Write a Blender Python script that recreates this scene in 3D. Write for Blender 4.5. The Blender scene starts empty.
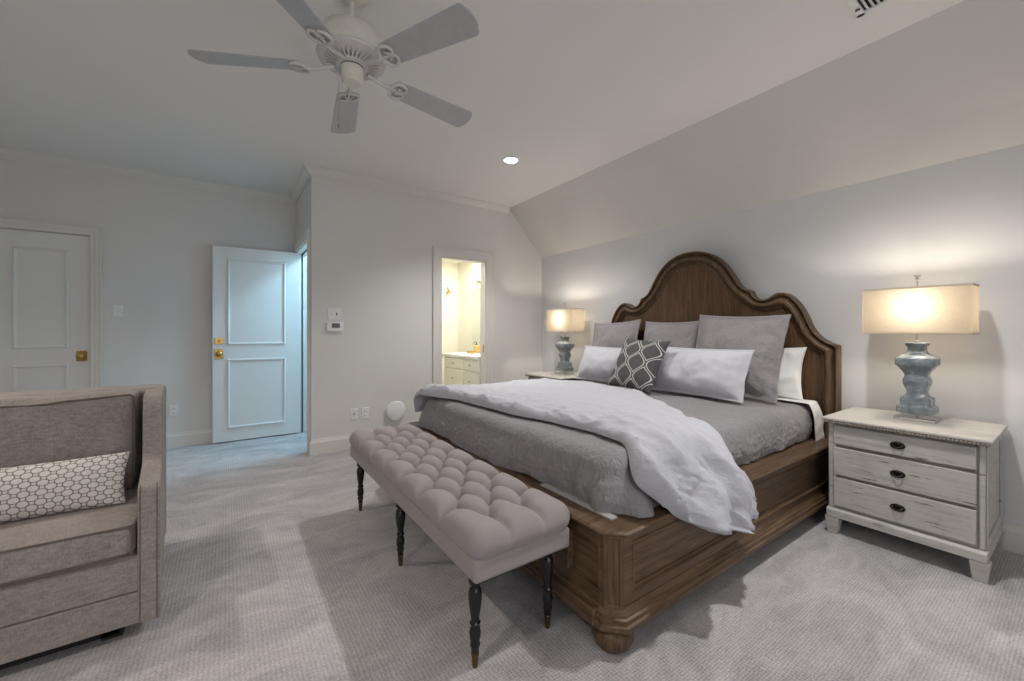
import bpy, bmesh, math, random
import numpy as np
from mathutils import Vector, Matrix, noise as mnoise

S = bpy.context.scene
COL = S.collection
R = math.radians
random.seed(7)

# ------------------------------------------------------------------ camera, world, light, exposure
cam_d = bpy.data.cameras.new('camera')
cam = bpy.data.objects.new('camera', cam_d)
COL.objects.link(cam)
cam.location = (0, 0, 1.2)
cam.rotation_euler = (R(90), 0, R(-34.9))
cam_d.sensor_width = 36
cam_d.lens = 407 * 36 / 1024
cam_d.shift_y = -10.5 / 1024
cam_d.clip_start = 0.05
S.camera = cam

S.view_settings.view_transform = 'Standard'
S.view_settings.look = 'None'
S.view_settings.gamma = 1
S.view_settings.use_curve_mapping = False
S.view_settings.exposure = 0.0
S.cycles.use_denoising = True
S.cycles.max_bounces = 8
S.cycles.diffuse_bounces = 6
S.cycles.sample_clamp_indirect = 6

world = bpy.data.worlds.new('sky')
S.world = world
world.use_nodes = True
wb = world.node_tree.nodes['Background']
wb.inputs[0].default_value = (0.75, 0.86, 1.0, 1)
wb.inputs[1].default_value = 0.5


def light(name, kind, loc, energy, color, size=0.1, rot=(0, 0, 0), **kw):
    d = bpy.data.lights.new(name, kind)
    d.energy = energy
    d.color = color
    if kind == 'AREA':
        d.size = size
    else:
        d.shadow_soft_size = size
    for k, v in kw.items():
        setattr(d, k, v)
    o = bpy.data.objects.new(name, d)
    COL.objects.link(o)
    o.location = loc
    o.rotation_euler = rot
    return o


CAN_W = 24
CANS = [(2.13, 3.07), (2.13, 0.62), (-1.2, 3.07), (-1.2, 0.62)]
for cx, cy in CANS:
    light('recessed_lamp', 'SPOT', (cx, cy, 2.745), CAN_W * (6.0 if cx > 0 else 4.2), (1.0, 0.978, 0.958) if cx > 0 else (1.0, 0.90, 0.78), 0.05,
          spot_size=R(128), spot_blend=0.75)
# ambient fill lamp at an added window, unseen behind the camera
light('added_window_fill', 'AREA', (0.3, -1.66, 1.45), 27, (0.985, 0.985, 1.0), 2.2, (R(90), 0, 0),
      shape='RECTANGLE', size_y=1.3)
# hall beyond the open door, cool daylight
light('hall_daylight', 'AREA', (1.45, 4.68, 2.60), 35, (0.42, 0.76, 1.0), 0.35, (0, 0, 0))
# bathroom lamps over the mirror
light('bathroom_lamp', 'AREA', (2.75, 5.0, 2.26), 27, (1.0, 0.955, 0.83), 0.7, (0, 0, 0))


# ------------------------------------------------------------------ material helpers
def lin(c):
    return tuple((x / 12.92 if x <= 0.04045 else ((x + 0.055) / 1.055) ** 2.4) for x in c)


class NT:
    def __init__(s, name):
        s.m = bpy.data.materials.new(name)
        s.m.use_nodes = True
        s.t = s.m.node_tree
        s.b = s.t.nodes['Principled BSDF']

    def n(s, kind, **kw):
        x = s.t.nodes.new(kind)
        for k, v in kw.items():
            if hasattr(x, k):
                setattr(x, k, v)
            else:
                x.inputs[k.replace('_', ' ')].default_value = v
        return x

    def l(s, a, b):
        s.t.links.new(a, b)

    def coord(s, scale=(1, 1, 1), rot=(0, 0, 0), out='Object'):
        tc = s.n('ShaderNodeTexCoord')
        mp = s.n('ShaderNodeMapping')
        mp.inputs['Scale'].default_value = scale
        mp.inputs['Rotation'].default_value = rot
        s.l(tc.outputs[out], mp.inputs[0])
        return mp.outputs[0]

    def noise(s, vec, scale, detail=4, rough=0.55, dist=0.0):
        x = s.n('ShaderNodeTexNoise')
        x.inputs['Scale'].default_value = scale
        x.inputs['Detail'].default_value = detail
        x.inputs['Roughness'].default_value = rough
        x.inputs['Distortion'].default_value = dist
        s.l(vec, x.inputs['Vector'])
        return x.outputs['Fac']

    def ramp(s, fac, stops):
        x = s.n('ShaderNodeValToRGB')
        e = x.color_ramp.elements
        while len(e) < len(stops):
            e.new(0.5)
        for i, (p, c) in enumerate(stops):
            e[i].position = p
            e[i].color = (*c, 1)
        s.l(fac, x.inputs[0])
        return x.outputs[0]

    def math(s, op, a, b=None, c=None):
        x = s.n('ShaderNodeMath', operation=op)
        for i, v in enumerate((a, b, c)):
            if v is None:
                continue
            if isinstance(v, (int, float)):
                x.inputs[i].default_value = v
            else:
                s.l(v, x.inputs[i])
        return x.outputs[0]

    def bump(s, h, strength, dist=0.01, prev=None):
        x = s.n('ShaderNodeBump')
        x.inputs['Strength'].default_value = strength
        x.inputs['Distance'].default_value = dist
        s.l(h, x.inputs['Height'])
        if prev is not None:
            s.l(prev, x.inputs['Normal'])
        s.l(x.outputs[0], s.b.inputs['Normal'])
        return x.outputs[0]

    def base(s, c):
        if isinstance(c, tuple):
            s.b.inputs['Base Color'].default_value = (*c, 1)
        else:
            s.l(c, s.b.inputs['Base Color'])

    def set(s, **kw):
        for k, v in kw.items():
            s.b.inputs[k].default_value = v
        return s


def plain(name, c, rough=0.5, metal=0.0, **kw):
    t = NT(name)
    v = t.coord()
    n = t.noise(v, 25, 3)
    t.base(t.ramp(n, [(0.3, tuple(x * 0.95 for x in c)), (0.7, tuple(min(1, x * 1.04) for x in c))]))
    t.set(Roughness=rough, Metallic=metal)
    for k, x in kw.items():
        t.b.inputs[k.replace('_', ' ')].default_value = x
    return t.m


def paint(name, c, rough=0.6):
    t = NT(name)
    v = t.coord()
    n = t.noise(v, 1.3, 3)
    t.base(t.ramp(n, [(0.3, tuple(x * 0.985 for x in c)), (0.7, tuple(x * 1.015 for x in c))]))
    n2 = t.noise(v, 180, 2)
    t.bump(n2, 0.06, 0.002)
    t.set(Roughness=rough)
    return t.m


def fabric(name, c, weave=700, bump=0.25, wr=6.0, wrb=0.0, var=0.12, aniso=(1, 1, 1), sheen=0.15):
    """woven cloth: thread noise in two directions, optional crinkles"""
    t = NT(name)
    v = t.coord()
    va = t.coord((weave, weave * 0.12, weave * 0.3))
    vb = t.coord((weave * 0.12, weave, weave * 0.3))
    na = t.noise(va, 1.0, 2)
    nb = t.noise(vb, 1.0, 2)
    th = t.math('ADD', na, nb)
    big = t.noise(v, wr, 3)
    mix = t.math('ADD', t.math('MULTIPLY', th, 0.5), t.math('MULTIPLY', big, 0.25))
    t.base(t.ramp(mix, [(0.40, tuple(x * (1 - var) for x in c)), (0.85, tuple(min(1, x * (1 + var)) for x in c))]))
    nrm = t.bump(th, bump, 0.002)
    if wrb:
        vv = t.coord(aniso)
        w1 = t.noise(vv, 22, 5, 0.6, 0.8)
        t.bump(w1, wrb, 0.02, nrm)
    t.set(Roughness=0.92)
    t.b.inputs['Sheen Weight'].default_value = sheen
    t.b.inputs['Sheen Roughness'].default_value = 0.5
    return t.m


def wood(name, dark, light_, grain=(1, 14, 14), scale=3.5, rough=0.42, bump=0.12):
    t = NT(name)
    v = t.coord(grain)
    n1 = t.noise(v, scale, 6, 0.62, 0.7)
    vf = t.coord(tuple(g * 5 for g in grain))
    n2 = t.noise(vf, scale, 4, 0.6)
    big = t.noise(t.coord(), 2.2, 2)
    m = t.math('ADD', t.math('MULTIPLY', n1, 0.6), t.math('ADD', t.math('MULTIPLY', n2, 0.22), t.math('MULTIPLY', big, 0.22)))
    mid = tuple((a + b) / 2 for a, b in zip(dark, light_))
    t.base(t.ramp(m, [(0.36, dark), (0.52, mid), (0.70, light_)]))
    t.bump(n2, bump, 0.002)
    t.set(Roughness=rough)
    t.b.inputs['Specular IOR Level'].default_value = 0.32
    return t.m


def brass_mat():
    t = NT('aged_brass')
    n = t.noise(t.coord(), 40, 3)
    t.base(t.ramp(n, [(0.3, (0.38, 0.22, 0.06)), (0.7, (0.62, 0.42, 0.14))]))
    t.set(Metallic=1.0, Roughness=0.28)
    return t.m


M = {}
M['wall'] = paint('wall_paint', (0.70, 0.69, 0.67))
M['bedwall'] = paint('cool_grey_wall', (0.665, 0.67, 0.68))  # right wall base colour, cooler than the other walls
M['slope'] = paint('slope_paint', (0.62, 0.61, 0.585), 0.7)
M['ceiling'] = paint('ceiling_paint', (0.80, 0.785, 0.76), 0.8)
M['trim'] = paint('trim_paint', (0.71, 0.695, 0.665), 0.4)
M['door'] = paint('door_paint', (0.75, 0.75, 0.74), 0.35)
M['bath'] = paint('bathroom_paint', (0.82, 0.80, 0.70), 0.5)
M['brass'] = brass_mat()
M['old_brass'] = plain('dull_brass', (0.15, 0.105, 0.05), 0.4, 0.9)
M['white_plastic'] = plain('white_plastic', (0.80, 0.80, 0.80), 0.35)
M['lcd'] = plain('grey_display', (0.14, 0.15, 0.15), 0.2)
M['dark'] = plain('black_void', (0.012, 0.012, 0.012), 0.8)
M['fan_body'] = plain('fan_enamel', (0.66, 0.64, 0.58), 0.3)
M['fan_iron'] = plain('fan_bracket_enamel', (0.62, 0.60, 0.58), 0.25)
M['fan_blade'] = plain('fan_blade_laminate', (0.43, 0.43, 0.435), 0.35)
M['chain'] = plain('fan_chain_metal', (0.35, 0.33, 0.3), 0.3, 1.0)
M['walnut'] = wood('bed_wood', (0.036, 0.020, 0.0105), (0.190, 0.121, 0.071))
M['walnut_v'] = wood('bed_wood_upright', (0.036, 0.020, 0.0105), (0.185, 0.118, 0.069), (14, 14, 1))
M['walnut_y'] = wood('bed_wood_cross', (0.036, 0.020, 0.0105), (0.190, 0.121, 0.071), (14, 1, 14))
M['headpanel'] = wood('headboard_veneer', (0.032, 0.016, 0.008), (0.170, 0.098, 0.054), (10, 16, 1.0), 3.0, 0.36)
M['ebony'] = plain('ebonised_wood', (0.010, 0.009, 0.009), 0.25)
M['bench'] = fabric('bench_linen', (0.30, 0.267, 0.268), 900, 0.2, var=0.06)
M['sofa'] = fabric('sofa_tweed', (0.285, 0.25, 0.235), 300, 0.4, 8, var=0.38)
M['piping'] = fabric('sofa_piping', (0.12, 0.095, 0.085), 800, 0.2)
M['quilt'] = fabric('quilt_gauze', (0.275, 0.262, 0.275), 380, 0.45, 5, 0.9, 0.14, (1.6, 1.6, 0.7))
M['sham'] = fabric('sham_quilting', (0.295, 0.275, 0.285), 420, 0.3, 5, 0.7, 0.08)
M['duvet'] = fabric('duvet_linen', (0.50, 0.505, 0.55), 500, 0.15, 4, 0.40, 0.05, (1.0, 0.5, 1.0))
M['pillow'] = fabric('pillow_linen', (0.575, 0.575, 0.615), 600, 0.15, 4, 0.22, 0.04)
M['sheet'] = fabric('white_cotton', (0.78, 0.78, 0.77), 900, 0.1, 4, 0.2, 0.03)
M['slat'] = plain('pale_board', (0.46, 0.445, 0.43), 0.6)


def carpet_mat():
    t = NT('loop_carpet')
    v = t.coord()
    vr = t.coord((1, 1, 1), (0, 0, R(0)))
    dn = t.noise(v, 45, 3)
    sep = t.n('ShaderNodeSeparateXYZ')
    t.l(vr, sep.inputs[0])
    # ribs run along X; loops along each rib
    yy = t.math('ADD', sep.outputs[1], t.math('MULTIPLY', dn, 0.012))
    rib = t.math('SINE', t.math('MULTIPLY', yy, 2 * math.pi / 0.0105))
    xx = t.math('ADD', sep.outputs[0], t.math('MULTIPLY', dn, 0.016))
    loop = t.math('SINE', t.math('MULTIPLY', xx, 2 * math.pi / 0.015))
    h = t.math('ADD', t.math('MULTIPLY', rib, 0.17), t.math('MULTIPLY', loop, 0.12))
    fuzz = t.noise(v, 130, 3)
    h2 = t.math('ADD', h, fuzz)
    big = t.noise(t.coord((1.0, 1.8, 1), (0, 0, R(25))), 2.2, 6, 0.68, 1.2)
    mid = t.noise(v, 60, 4, 0.7)
    f = t.math('ADD', t.math('MULTIPLY', big, 0.5), t.math('ADD', t.math('MULTIPLY', mid, 0.22), t.math('MULTIPLY', h2, 0.28)))
    t.base(t.ramp(f, [(0.34, (0.25, 0.235, 0.246)), (0.51, (0.445, 0.424, 0.436)), (0.68, (0.67, 0.645, 0.65))]))
    t.bump(h2, 0.55, 0.006)
    t.set(Roughness=0.95)
    t.b.inputs['Sheen Weight'].default_value = 0.2
    return t.m


M['carpet'] = carpet_mat()


def weathered(name, c, wear=(0.16, 0.12, 0.08)):
    """limewashed wood with rubbed, darker scratches along the grain (Y)"""
    t = NT(name)
    v = t.coord((10, 1.2, 14))
    n1 = t.noise(v, 4, 6, 0.65)
    ve = t.coord((30, 3, 40))
    n2 = t.noise(ve, 1.6, 4, 0.7)
    big = t.noise(t.coord(), 5, 4)
    m = t.math('ADD', t.math('MULTIPLY', n1, 0.6), t.math('MULTIPLY', big, 0.4))
    col = t.ramp(m, [(0.34, tuple(x * 0.70 for x in c)), (0.5, c), (0.7, tuple(min(1, x * 1.12) for x in c))])
    chip = t.ramp(n2, [(0.635, (0, 0, 0)), (0.66, (1, 1, 1))])
    mx = t.n('ShaderNodeMix', data_type='RGBA')
    t.l(chip, mx.inputs[0])
    t.l(col, mx.inputs[6])
    mx.inputs[7].default_value = (*wear, 1)
    t.base(mx.outputs[2])
    t.bump(n1, 0.25, 0.003)
    t.set(Roughness=0.6)
    return t.m


M['chest'] = weathered('limewashed_wood', (0.50, 0.48, 0.45))
M['chest_edge'] = weathered('rubbed_edge_wood', (0.27, 0.235, 0.195), (0.10, 0.07, 0.05))
M['bronze'] = plain('dark_bronze', (0.025, 0.018, 0.014), 0.35, 0.8)


def ceramic():
    t = NT('crackled_blue_ceramic')
    v = t.coord()
    n = t.noise(v, 18, 5, 0.65)
    col = t.ramp(n, [(0.35, (0.12, 0.145, 0.16)), (0.55, (0.225, 0.26, 0.28)), (0.75, (0.40, 0.42, 0.425))])
    n2 = t.noise(v, 34, 4, 0.7)
    chip = t.ramp(n2, [(0.66, (0, 0, 0)), (0.69, (1, 1, 1))])
    mx = t.n('ShaderNodeMix', data_type='RGBA')
    t.l(chip, mx.inputs[0])
    t.l(col, mx.inputs[6])
    mx.inputs[7].default_value = (0.05, 0.045, 0.04, 1)
    t.base(mx.outputs[2])
    t.set(Roughness=0.22)
    return t.m


M['ceramic'] = ceramic()
M['steel'] = plain('brushed_nickel', (0.45, 0.43, 0.40), 0.3, 1.0)


def acrylic_mat():
    t = NT('clear_acrylic')
    t.base((0.97, 0.98, 0.98))
    t.set(Roughness=0.03, IOR=1.47)
    t.b.inputs['Transmission Weight'].default_value = 1.0
    return t.m


M['acrylic'] = acrylic_mat()


def shade_mat():
    t = NT('linen_lampshade')
    t.t.nodes.remove(t.b)
    out = t.t.nodes['Material Output']
    n = t.noise(t.coord((60, 60, 500)), 1, 2)
    col = t.ramp(n, [(0.3, (0.40, 0.345, 0.27)), (0.7, (0.46, 0.40, 0.315))])
    d = t.n('ShaderNodeBsdfDiffuse')
    tr = t.n('ShaderNodeBsdfTranslucent')
    t.l(col, d.inputs[0])
    t.l(col, tr.inputs[0])
    mx = t.n('ShaderNodeMixShader')
    mx.inputs[0].default_value = 0.27
    t.l(d.outputs[0], mx.inputs[1])
    t.l(tr.outputs[0], mx.inputs[2])
    t.l(mx.outputs[0], out.inputs[0])
    return t.m


M['shade'] = shade_mat()
M['shade_trim'] = fabric('lampshade_binding', (0.52, 0.45, 0.36), 700, 0.2)


def emit(name, c, strength):
    t = NT(name)
    t.base(c)
    t.b.inputs['Emission Color'].default_value = (*c, 1)
    t.b.inputs['Emission Strength'].default_value = strength
    return t.m


M['bulb'] = emit('lamp_bulb_glow', (1.0, 0.86, 0.65), 6)
M['canlight'] = emit('recessed_lamp_glow', (1.0, 0.95, 0.88), 9)
M['bathbulb'] = emit('bathroom_bulb_glow', (1.0, 0.95, 0.84), 4)


def mirror_mat():
    t = NT('mirror_glass')
    t.base((0.70, 0.75, 0.74))
    t.set(Metallic=1.0, Roughness=0.02)
    return t.m


M['mirror'] = mirror_mat()


def glass_mat():
    t = NT('window_glass')
    t.base((1, 1, 1))
    t.set(Roughness=0.0, IOR=1.45)
    t.b.inputs['Transmission Weight'].default_value = 1.0
    return t.m


M['glass'] = glass_mat()


def ogee(name, ground, line, sx, sy, kind):
    """printed cloth; local X/Z plane is the face of the cushion"""
    t = NT(name)
    tc = t.n('ShaderNodeTexCoord')
    sep = t.n('ShaderNodeSeparateXYZ')
    t.l(tc.outputs['Object'], sep.inputs[0])
    x, z = sep.outputs[0], sep.outputs[2]
    u = t.math('MULTIPLY', x, 1 / sx)
    v = t.math('MULTIPLY', z, 1 / sy)
    if kind == 'ogee':
        # wavy columns that meet and part: |frac(u +- a cos v)|
        cv = t.math('MULTIPLY', t.math('COSINE', t.math('MULTIPLY', v, 2 * math.pi)), 0.25)
        a = t.math('PINGPONG', t.math('ADD', u, cv), 0.5)
        b = t.math('PINGPONG', t.math('SUBTRACT', t.math('ADD', u, 0.5), cv), 0.5)
        d = t.math('MINIMUM', a, b)
        # a double outline with a dark core
        l1 = t.math('COMPARE', d, 0.070, 0.024)
        fac = t.math('MULTIPLY', l1, 1.0)
    else:
        # staggered ovals drawn in outline, touching one another
        def ring(off):
            fu = t.math('SUBTRACT', t.math('FRACT', t.math('ADD', u, off)), 0.5)
            fv = t.math('SUBTRACT', t.math('FRACT', t.math('ADD', v, off)), 0.5)
            r = t.math('SQRT', t.math('ADD', t.math('MULTIPLY', fu, fu), t.math('MULTIPLY', fv, fv)))
            return t.math('ABSOLUTE', t.math('SUBTRACT', r, 0.345))
        fac = t.math('LESS_THAN', t.math('MINIMUM', ring(100.0), ring(100.5)), 0.042)
    fz = t.noise(t.coord(), 300, 2)
    mx = t.n('ShaderNodeMix', data_type='RGBA')
    t.l(fac, mx.inputs[0])
    t.l(t.ramp(fz, [(0.3, tuple(q * 0.85 for q in ground)), (0.7, tuple(min(1, q * 1.12) for q in ground))]), mx.inputs[6])
    mx.inputs[7].default_value = (*line, 1)
    t.base(mx.outputs[2])
    t.bump(fz, 0.2, 0.002)
    t.set(Roughness=0.9)
    return t.m


M['accent'] = ogee('charcoal_ogee_print', (0.085, 0.082, 0.088), (0.62, 0.60, 0.57), 0.175, 0.22, 'ogee')
M['lumbar'] = ogee('white_oval_print', (0.66, 0.64, 0.62), (0.24, 0.205, 0.195), 0.047, 0.035, 'oval')


# ------------------------------------------------------------------ geometry helpers
class MB:
    def __init__(s):
        s.v = []
        s.f = []

    def add(s, vs, fs):
        o = len(s.v)
        s.v += [tuple(p) for p in vs]
        s.f += [tuple(i + o for i in f) for f in fs]
        return s

    def box(s, x0, x1, y0, y1, z0, z1):
        return s.add([(x0, y0, z0), (x1, y0, z0), (x1, y1, z0), (x0, y1, z0), (x0, y0, z1), (x1, y0, z1), (x1, y1, z1), (x0, y1, z1)],
                     [(0, 3, 2, 1), (4, 5, 6, 7), (0, 1, 5, 4), (1, 2, 6, 5), (2, 3, 7, 6), (3, 0, 4, 7)])

    def rings(s, rs, caps=True, closed=False):
        """rs: list of closed rings with the same number of points"""
        n = len(rs[0])
        vs = [p for r in rs for p in r]
        fs = []
        m = len(rs)
        for i in range(m if closed else m - 1):
            a, b = i * n, ((i + 1) % m) * n
            for j in range(n):
                k = (j + 1) % n
                fs.append((a + j, a + k, b + k, b + j))
        if caps and not closed:
            fs.append(tuple(range(n - 1, -1, -1)))
            fs.append(tuple(range((m - 1) * n, m * n)))
        return s.add(vs, fs)

    def lathe(s, prof, c=(0, 0, 0), n=24, axis='z'):
        rs = []
        for r, z in prof:
            ring = []
            for j in range(n):
                a = 2 * math.pi * j / n
                p = (r * math.cos(a), r * math.sin(a), z)
                if axis == 'y':
                    p = (p[0], p[2], -p[1])
                if axis == 'x':
                    p = (p[2], p[0], p[1])
                ring.append((p[0] + c[0], p[1] + c[1], p[2] + c[2]))
            rs.append(ring)
        return s.rings(rs)

    def prism(s, poly, axis, a, b):
        """extrude a 2D outline along an axis: axis 'y' -> poly in (x,z); 'x' -> (y,z); 'z' -> (x,y)"""
        def P(p, h):
            if axis == 'y':
                return (p[0], h, p[1])
            if axis == 'x':
                return (h, p[0], p[1])
            return (p[0], p[1], h)
        return s.rings([[P(p, a) for p in poly], [P(p, b) for p in poly]])

    def tube(s, pts, r, n=8, closed=False):
        pts = [Vector(p) for p in pts]
        m = len(pts)
        rs = []
        ref = None
        for i, p in enumerate(pts):
            if closed:
                d = pts[(i + 1) % m] - pts[i - 1]
            else:
                d = pts[min(i + 1, m - 1)] - pts[max(i - 1, 0)]
            d.normalize()
            if ref is None:
                ref = Vector((0, 0, 1)) if abs(d.z) < 0.9 else Vector((1, 0, 0))
            u = (ref - d * ref.dot(d)).normalized()
            ref = u
            w = d.cross(u)
            rr = r[i] if isinstance(r, (list, tuple)) else r
            rs.append([tuple(p + (u * math.cos(2 * math.pi * j / n) + w * math.sin(2 * math.pi * j / n)) * rr) for j in range(n)])
        return s.rings(rs, closed=closed)

    def grid(s, P, closed_u=False):
        """P: array of rows of points"""
        n, m = len(P), len(P[0])
        fs = []
        for i in range(n - 1):
            for j in range(m - 1 + (1 if closed_u else 0)):
                k = (j + 1) % m
                fs.append((i * m + j, i * m + k, (i + 1) * m + k, (i + 1) * m + j))
        return s.add([p for r in P for p in r], fs)

    def sweep(s, path, prof, closed=False, up=(0, 0, 1)):
        """mitred sweep of a profile (out, up) along a horizontal path; 'out' is to the right of travel"""
        pts = [Vector((p[0], p[1])) for p in path]
        zs = [p[2] if len(p) > 2 else 0 for p in path]
        n = len(pts)
        rs = []
        for i in range(n):
            if closed:
                d0 = (pts[i] - pts[i - 1]).normalized()
                d1 = (pts[(i + 1) % n] - pts[i]).normalized()
            else:
                d0 = (pts[i] - pts[i - 1]).normalized() if i else None
                d1 = (pts[i + 1] - pts[i]).normalized() if i < n - 1 else None
                d0 = d0 or d1
                d1 = d1 or d0
            n0, n1 = Vector((d0.y, -d0.x)), Vector((d1.y, -d1.x))
            b = (n0 + n1)
            b = b / max(0.2, b.dot(n0)) if b.length > 1e-6 else n0
            rs.append([(pts[i].x + b.x * o, pts[i].y + b.y * o, zs[i] + z) for o, z in prof])
        return s.rings(rs, closed=closed)

    def vsweep(s, path, prof, face, close=False):
        """sweep in a vertical plane: path in 2D (a, z), profile (inward, depth); face(a, z, depth) -> xyz"""
        pts = [Vector(p) for p in path]
        n = len(pts)
        rs = []
        for i in range(n):
            if close:
                d0 = (pts[i] - pts[i - 1]).normalized()
                d1 = (pts[(i + 1) % n] - pts[i]).normalized()
            else:
                d0 = (pts[i] - pts[i - 1]).normalized() if i else (pts[1] - pts[0]).normalized()
                d1 = (pts[i + 1] - pts[i]).normalized() if i < n - 1 else d0
            n0, n1 = Vector((d0.y, -d0.x)), Vector((d1.y, -d1.x))
            b = n0 + n1
            b = b / max(0.2, b.dot(n0))
            rs.append([face(pts[i].x + b.x * o, pts[i].y + b.y * o, h) for o, h in prof])
        return s.rings(rs, closed=close)

    def build(s, name, mat, parent=None, smooth=None, bevel=0.0, seg=2, subsurf=0, loc=None):
        me = bpy.data.meshes.new(name)
        me.from_pydata(s.v, [], s.f)
        me.validate()
        bm = bmesh.new()
        bm.from_mesh(me)
        bmesh.ops.recalc_face_normals(bm, faces=bm.faces)
        bm.to_mesh(me)
        bm.free()
        me.materials.append(M[mat] if isinstance(mat, str) else mat)
        if smooth is not None:
            for p in me.polygons:
                p.use_smooth = True
            if smooth < 180:
                me.set_sharp_from_angle(angle=R(smooth))
        o = bpy.data.objects.new(name, me)
        COL.objects.link(o)
        if parent is not None:
            o.parent = parent
        if loc:
            o.location = loc
        if bevel:
            md = o.modifiers.new('bevel', 'BEVEL')
            md.width = bevel
            md.segments = seg
            md.limit_method = 'ANGLE'
            md.angle_limit = R(40)
            if smooth is None:
                for p in me.polygons:
                    p.use_smooth = True
                me.set_sharp_from_angle(angle=R(35))
        if subsurf:
            md = o.modifiers.new('sub', 'SUBSURF')
            md.levels = md.render_levels = subsurf
        return o


def tag(o, label, cat, group=None, kind=None):
    if label:
        o['label'] = label
    if cat:
        o['category'] = cat
    if group:
        o['group'] = group
    if kind:
        o['kind'] = kind
    return o


def thing(name, label, cat, loc=(0, 0, 0), rot=(0, 0, 0), group=None):
    o = bpy.data.objects.new(name, None)
    o.empty_display_size = 0.1
    COL.objects.link(o)
    o.location = loc
    o.rotation_euler = rot
    return tag(o, label, cat, group)


def struct(mb, name, mat, **kw):
    o = mb.build(name, mat, **kw)
    o['kind'] = 'structure'
    return o


def dup(o, parent=None):
    c = o.copy()
    COL.objects.link(c)
    if parent is not None:
        c.parent = parent
    for ch in list(o.children):
        dup(ch, c)
    return c


def nz(x, y, z=0.0):
    return mnoise.noise(Vector((x, y, z)))


# ------------------------------------------------------------------ the room
XR, YB, XO, YF, H = 3.494, 4.305, 0.656, 5.40, 2.76      # right wall, back wall, outset corner, far wall, ceiling
XL, YN = -2.5, -1.6                                     # left wall, wall behind the camera
ZS, XS = 2.185, 2.95                                    # where the sloped ceiling starts and ends

b = MB().box(XL - .1, XR + .1, YN - .1, 6.3, -.1, 0)
struct(b, 'floor', 'carpet')
b = MB().box(XL - .1, XR + .1, YN - .1, 6.3, H, H + .1)
struct(b, 'ceiling', 'ceiling')
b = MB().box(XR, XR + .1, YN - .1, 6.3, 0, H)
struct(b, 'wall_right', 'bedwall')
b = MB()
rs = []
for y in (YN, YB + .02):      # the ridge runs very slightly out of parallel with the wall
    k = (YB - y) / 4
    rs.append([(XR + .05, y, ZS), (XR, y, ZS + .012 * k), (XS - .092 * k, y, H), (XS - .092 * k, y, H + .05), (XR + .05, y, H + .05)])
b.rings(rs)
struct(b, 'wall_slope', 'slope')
OX0, OX1, OZ = 2.008, 2.612, 2.045                      # bathroom doorway
b = MB()
b.box(XO, OX0, YB, YB + .12, 0, H).box(OX1, XR + .05, YB, YB + .12, 0, H).box(OX0, OX1, YB, YB + .12, OZ, H)
struct(b, 'wall_back', 'wall')
RY0, RY1, RZ = 4.445, 5.338, 2.10                       # hall doorway in the return wall
b = MB()
b.box(XO, XO + .12, YB + .12, RY0, 0, H).box(XO, XO + .12, RY1, YF, 0, H).box(XO, XO + .12, RY0, RY1, RZ, H)
struct(b, 'wall_return', 'wall')
DX0, DX1, DZ = -1.86, -1.063, 2.085                     # closed door in the far wall
b = MB()
b.box(XL - .1, DX0, YF, YF + .12, 0, H).box(DX1, 1.90, YF, YF + .12, 0, H).box(DX0, DX1, YF, YF + .12, DZ, H)
struct(b, 'wall_far', 'wall')
struct(MB().box(XL - .1, XL, YN - .1, YF + .1, 0, H), 'wall_left', 'wall')
WX0, WX1, WZ0, WZ1 = -0.8, 1.4, 0.8, 2.1
b = MB()
b.box(XL, WX0, YN - .1, YN, 0, H).box(WX1, XR, YN - .1, YN, 0, H).box(WX0, WX1, YN - .1, YN, 0, WZ0).box(WX0, WX1, YN - .1, YN, WZ1, H)
struct(b, 'wall_front', 'wall')
# added window frame behind the camera, put in with the fill lamp
b = MB()
for x in (WX0, (WX0 + WX1) / 2 - .02, WX1 - .04):
    b.box(x, x + .04, YN - .07, YN - .03, WZ0, WZ1)
for z in (WZ0, (WZ0 + WZ1) / 2 - .02, WZ1 - .04):
    b.box(WX0, WX1, YN - .07, YN - .03, z, z + .04)
struct(b, 'added_window', 'trim')
# hall and bathroom walls
struct(MB().box(1.80, 1.90, YB + .12, 6.2, 0, H), 'wall_hall', 'wall')
struct(MB().box(1.90, XR, 6.2, 6.3, 0, H), 'wall_bathroom', 'bath')
struct(MB().box(3.12, 3.22, YB + .12, 6.2, 0, H), 'wall_mirror', 'bath')
struct(MB().box(1.90, 3.12, YB + .12, 6.2, 2.30, 2.36), 'ceiling_bathroom', 'bath')
struct(MB().box(2.60, 3.12, 6.02, 6.20, 0, 2.30), 'wall_alcove', 'bath')

# crown moulding, baseboards, casings
crown = [(0, 0), (.072, 0), (.072, -.012), (.060, -.018), (.052, -.036), (.030, -.058), (.016, -.066), (.014, -.082), (0, -.082)]
b = MB().sweep([(XL, YF, H), (XO, YF, H), (XO, YB, H), (XS - .02, YB, H)], crown)
struct(b, 'trim_1', 'trim')
base = [(0, 0), (.018, 0), (.018, .112), (.013, .124), (.010, .132), (.008, .144), (0, .144)]


def baseboard(path, name):
    struct(MB().sweep(path, base), name, 'trim')


baseboard([(XO, RY0 - .095, 0), (XO, YB, 0), (OX0 - .108, YB, 0)], 'baseboard_back')
baseboard([(OX1 + .108, YB, 0), (XR, YB, 0), (XR, YN, 0)], 'baseboard_right')
baseboard([(DX1 + .09, YF, 0), (XO, YF, 0)], 'baseboard_far')

casing = [(0, 0), (.0, .012), (.010, .018), (.035, .018), (.045, .022), (.085, .024), (.093, .030), (.105, .030), (.105, 0)]


def casing_u(x0, x1, z1, wid, face):
    pr = [(-o * wid / .105, h) for o, h in casing]
    return MB().vsweep([(x0, 0), (x0, z1), (x1, z1), (x1, 0)], pr, face)


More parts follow.
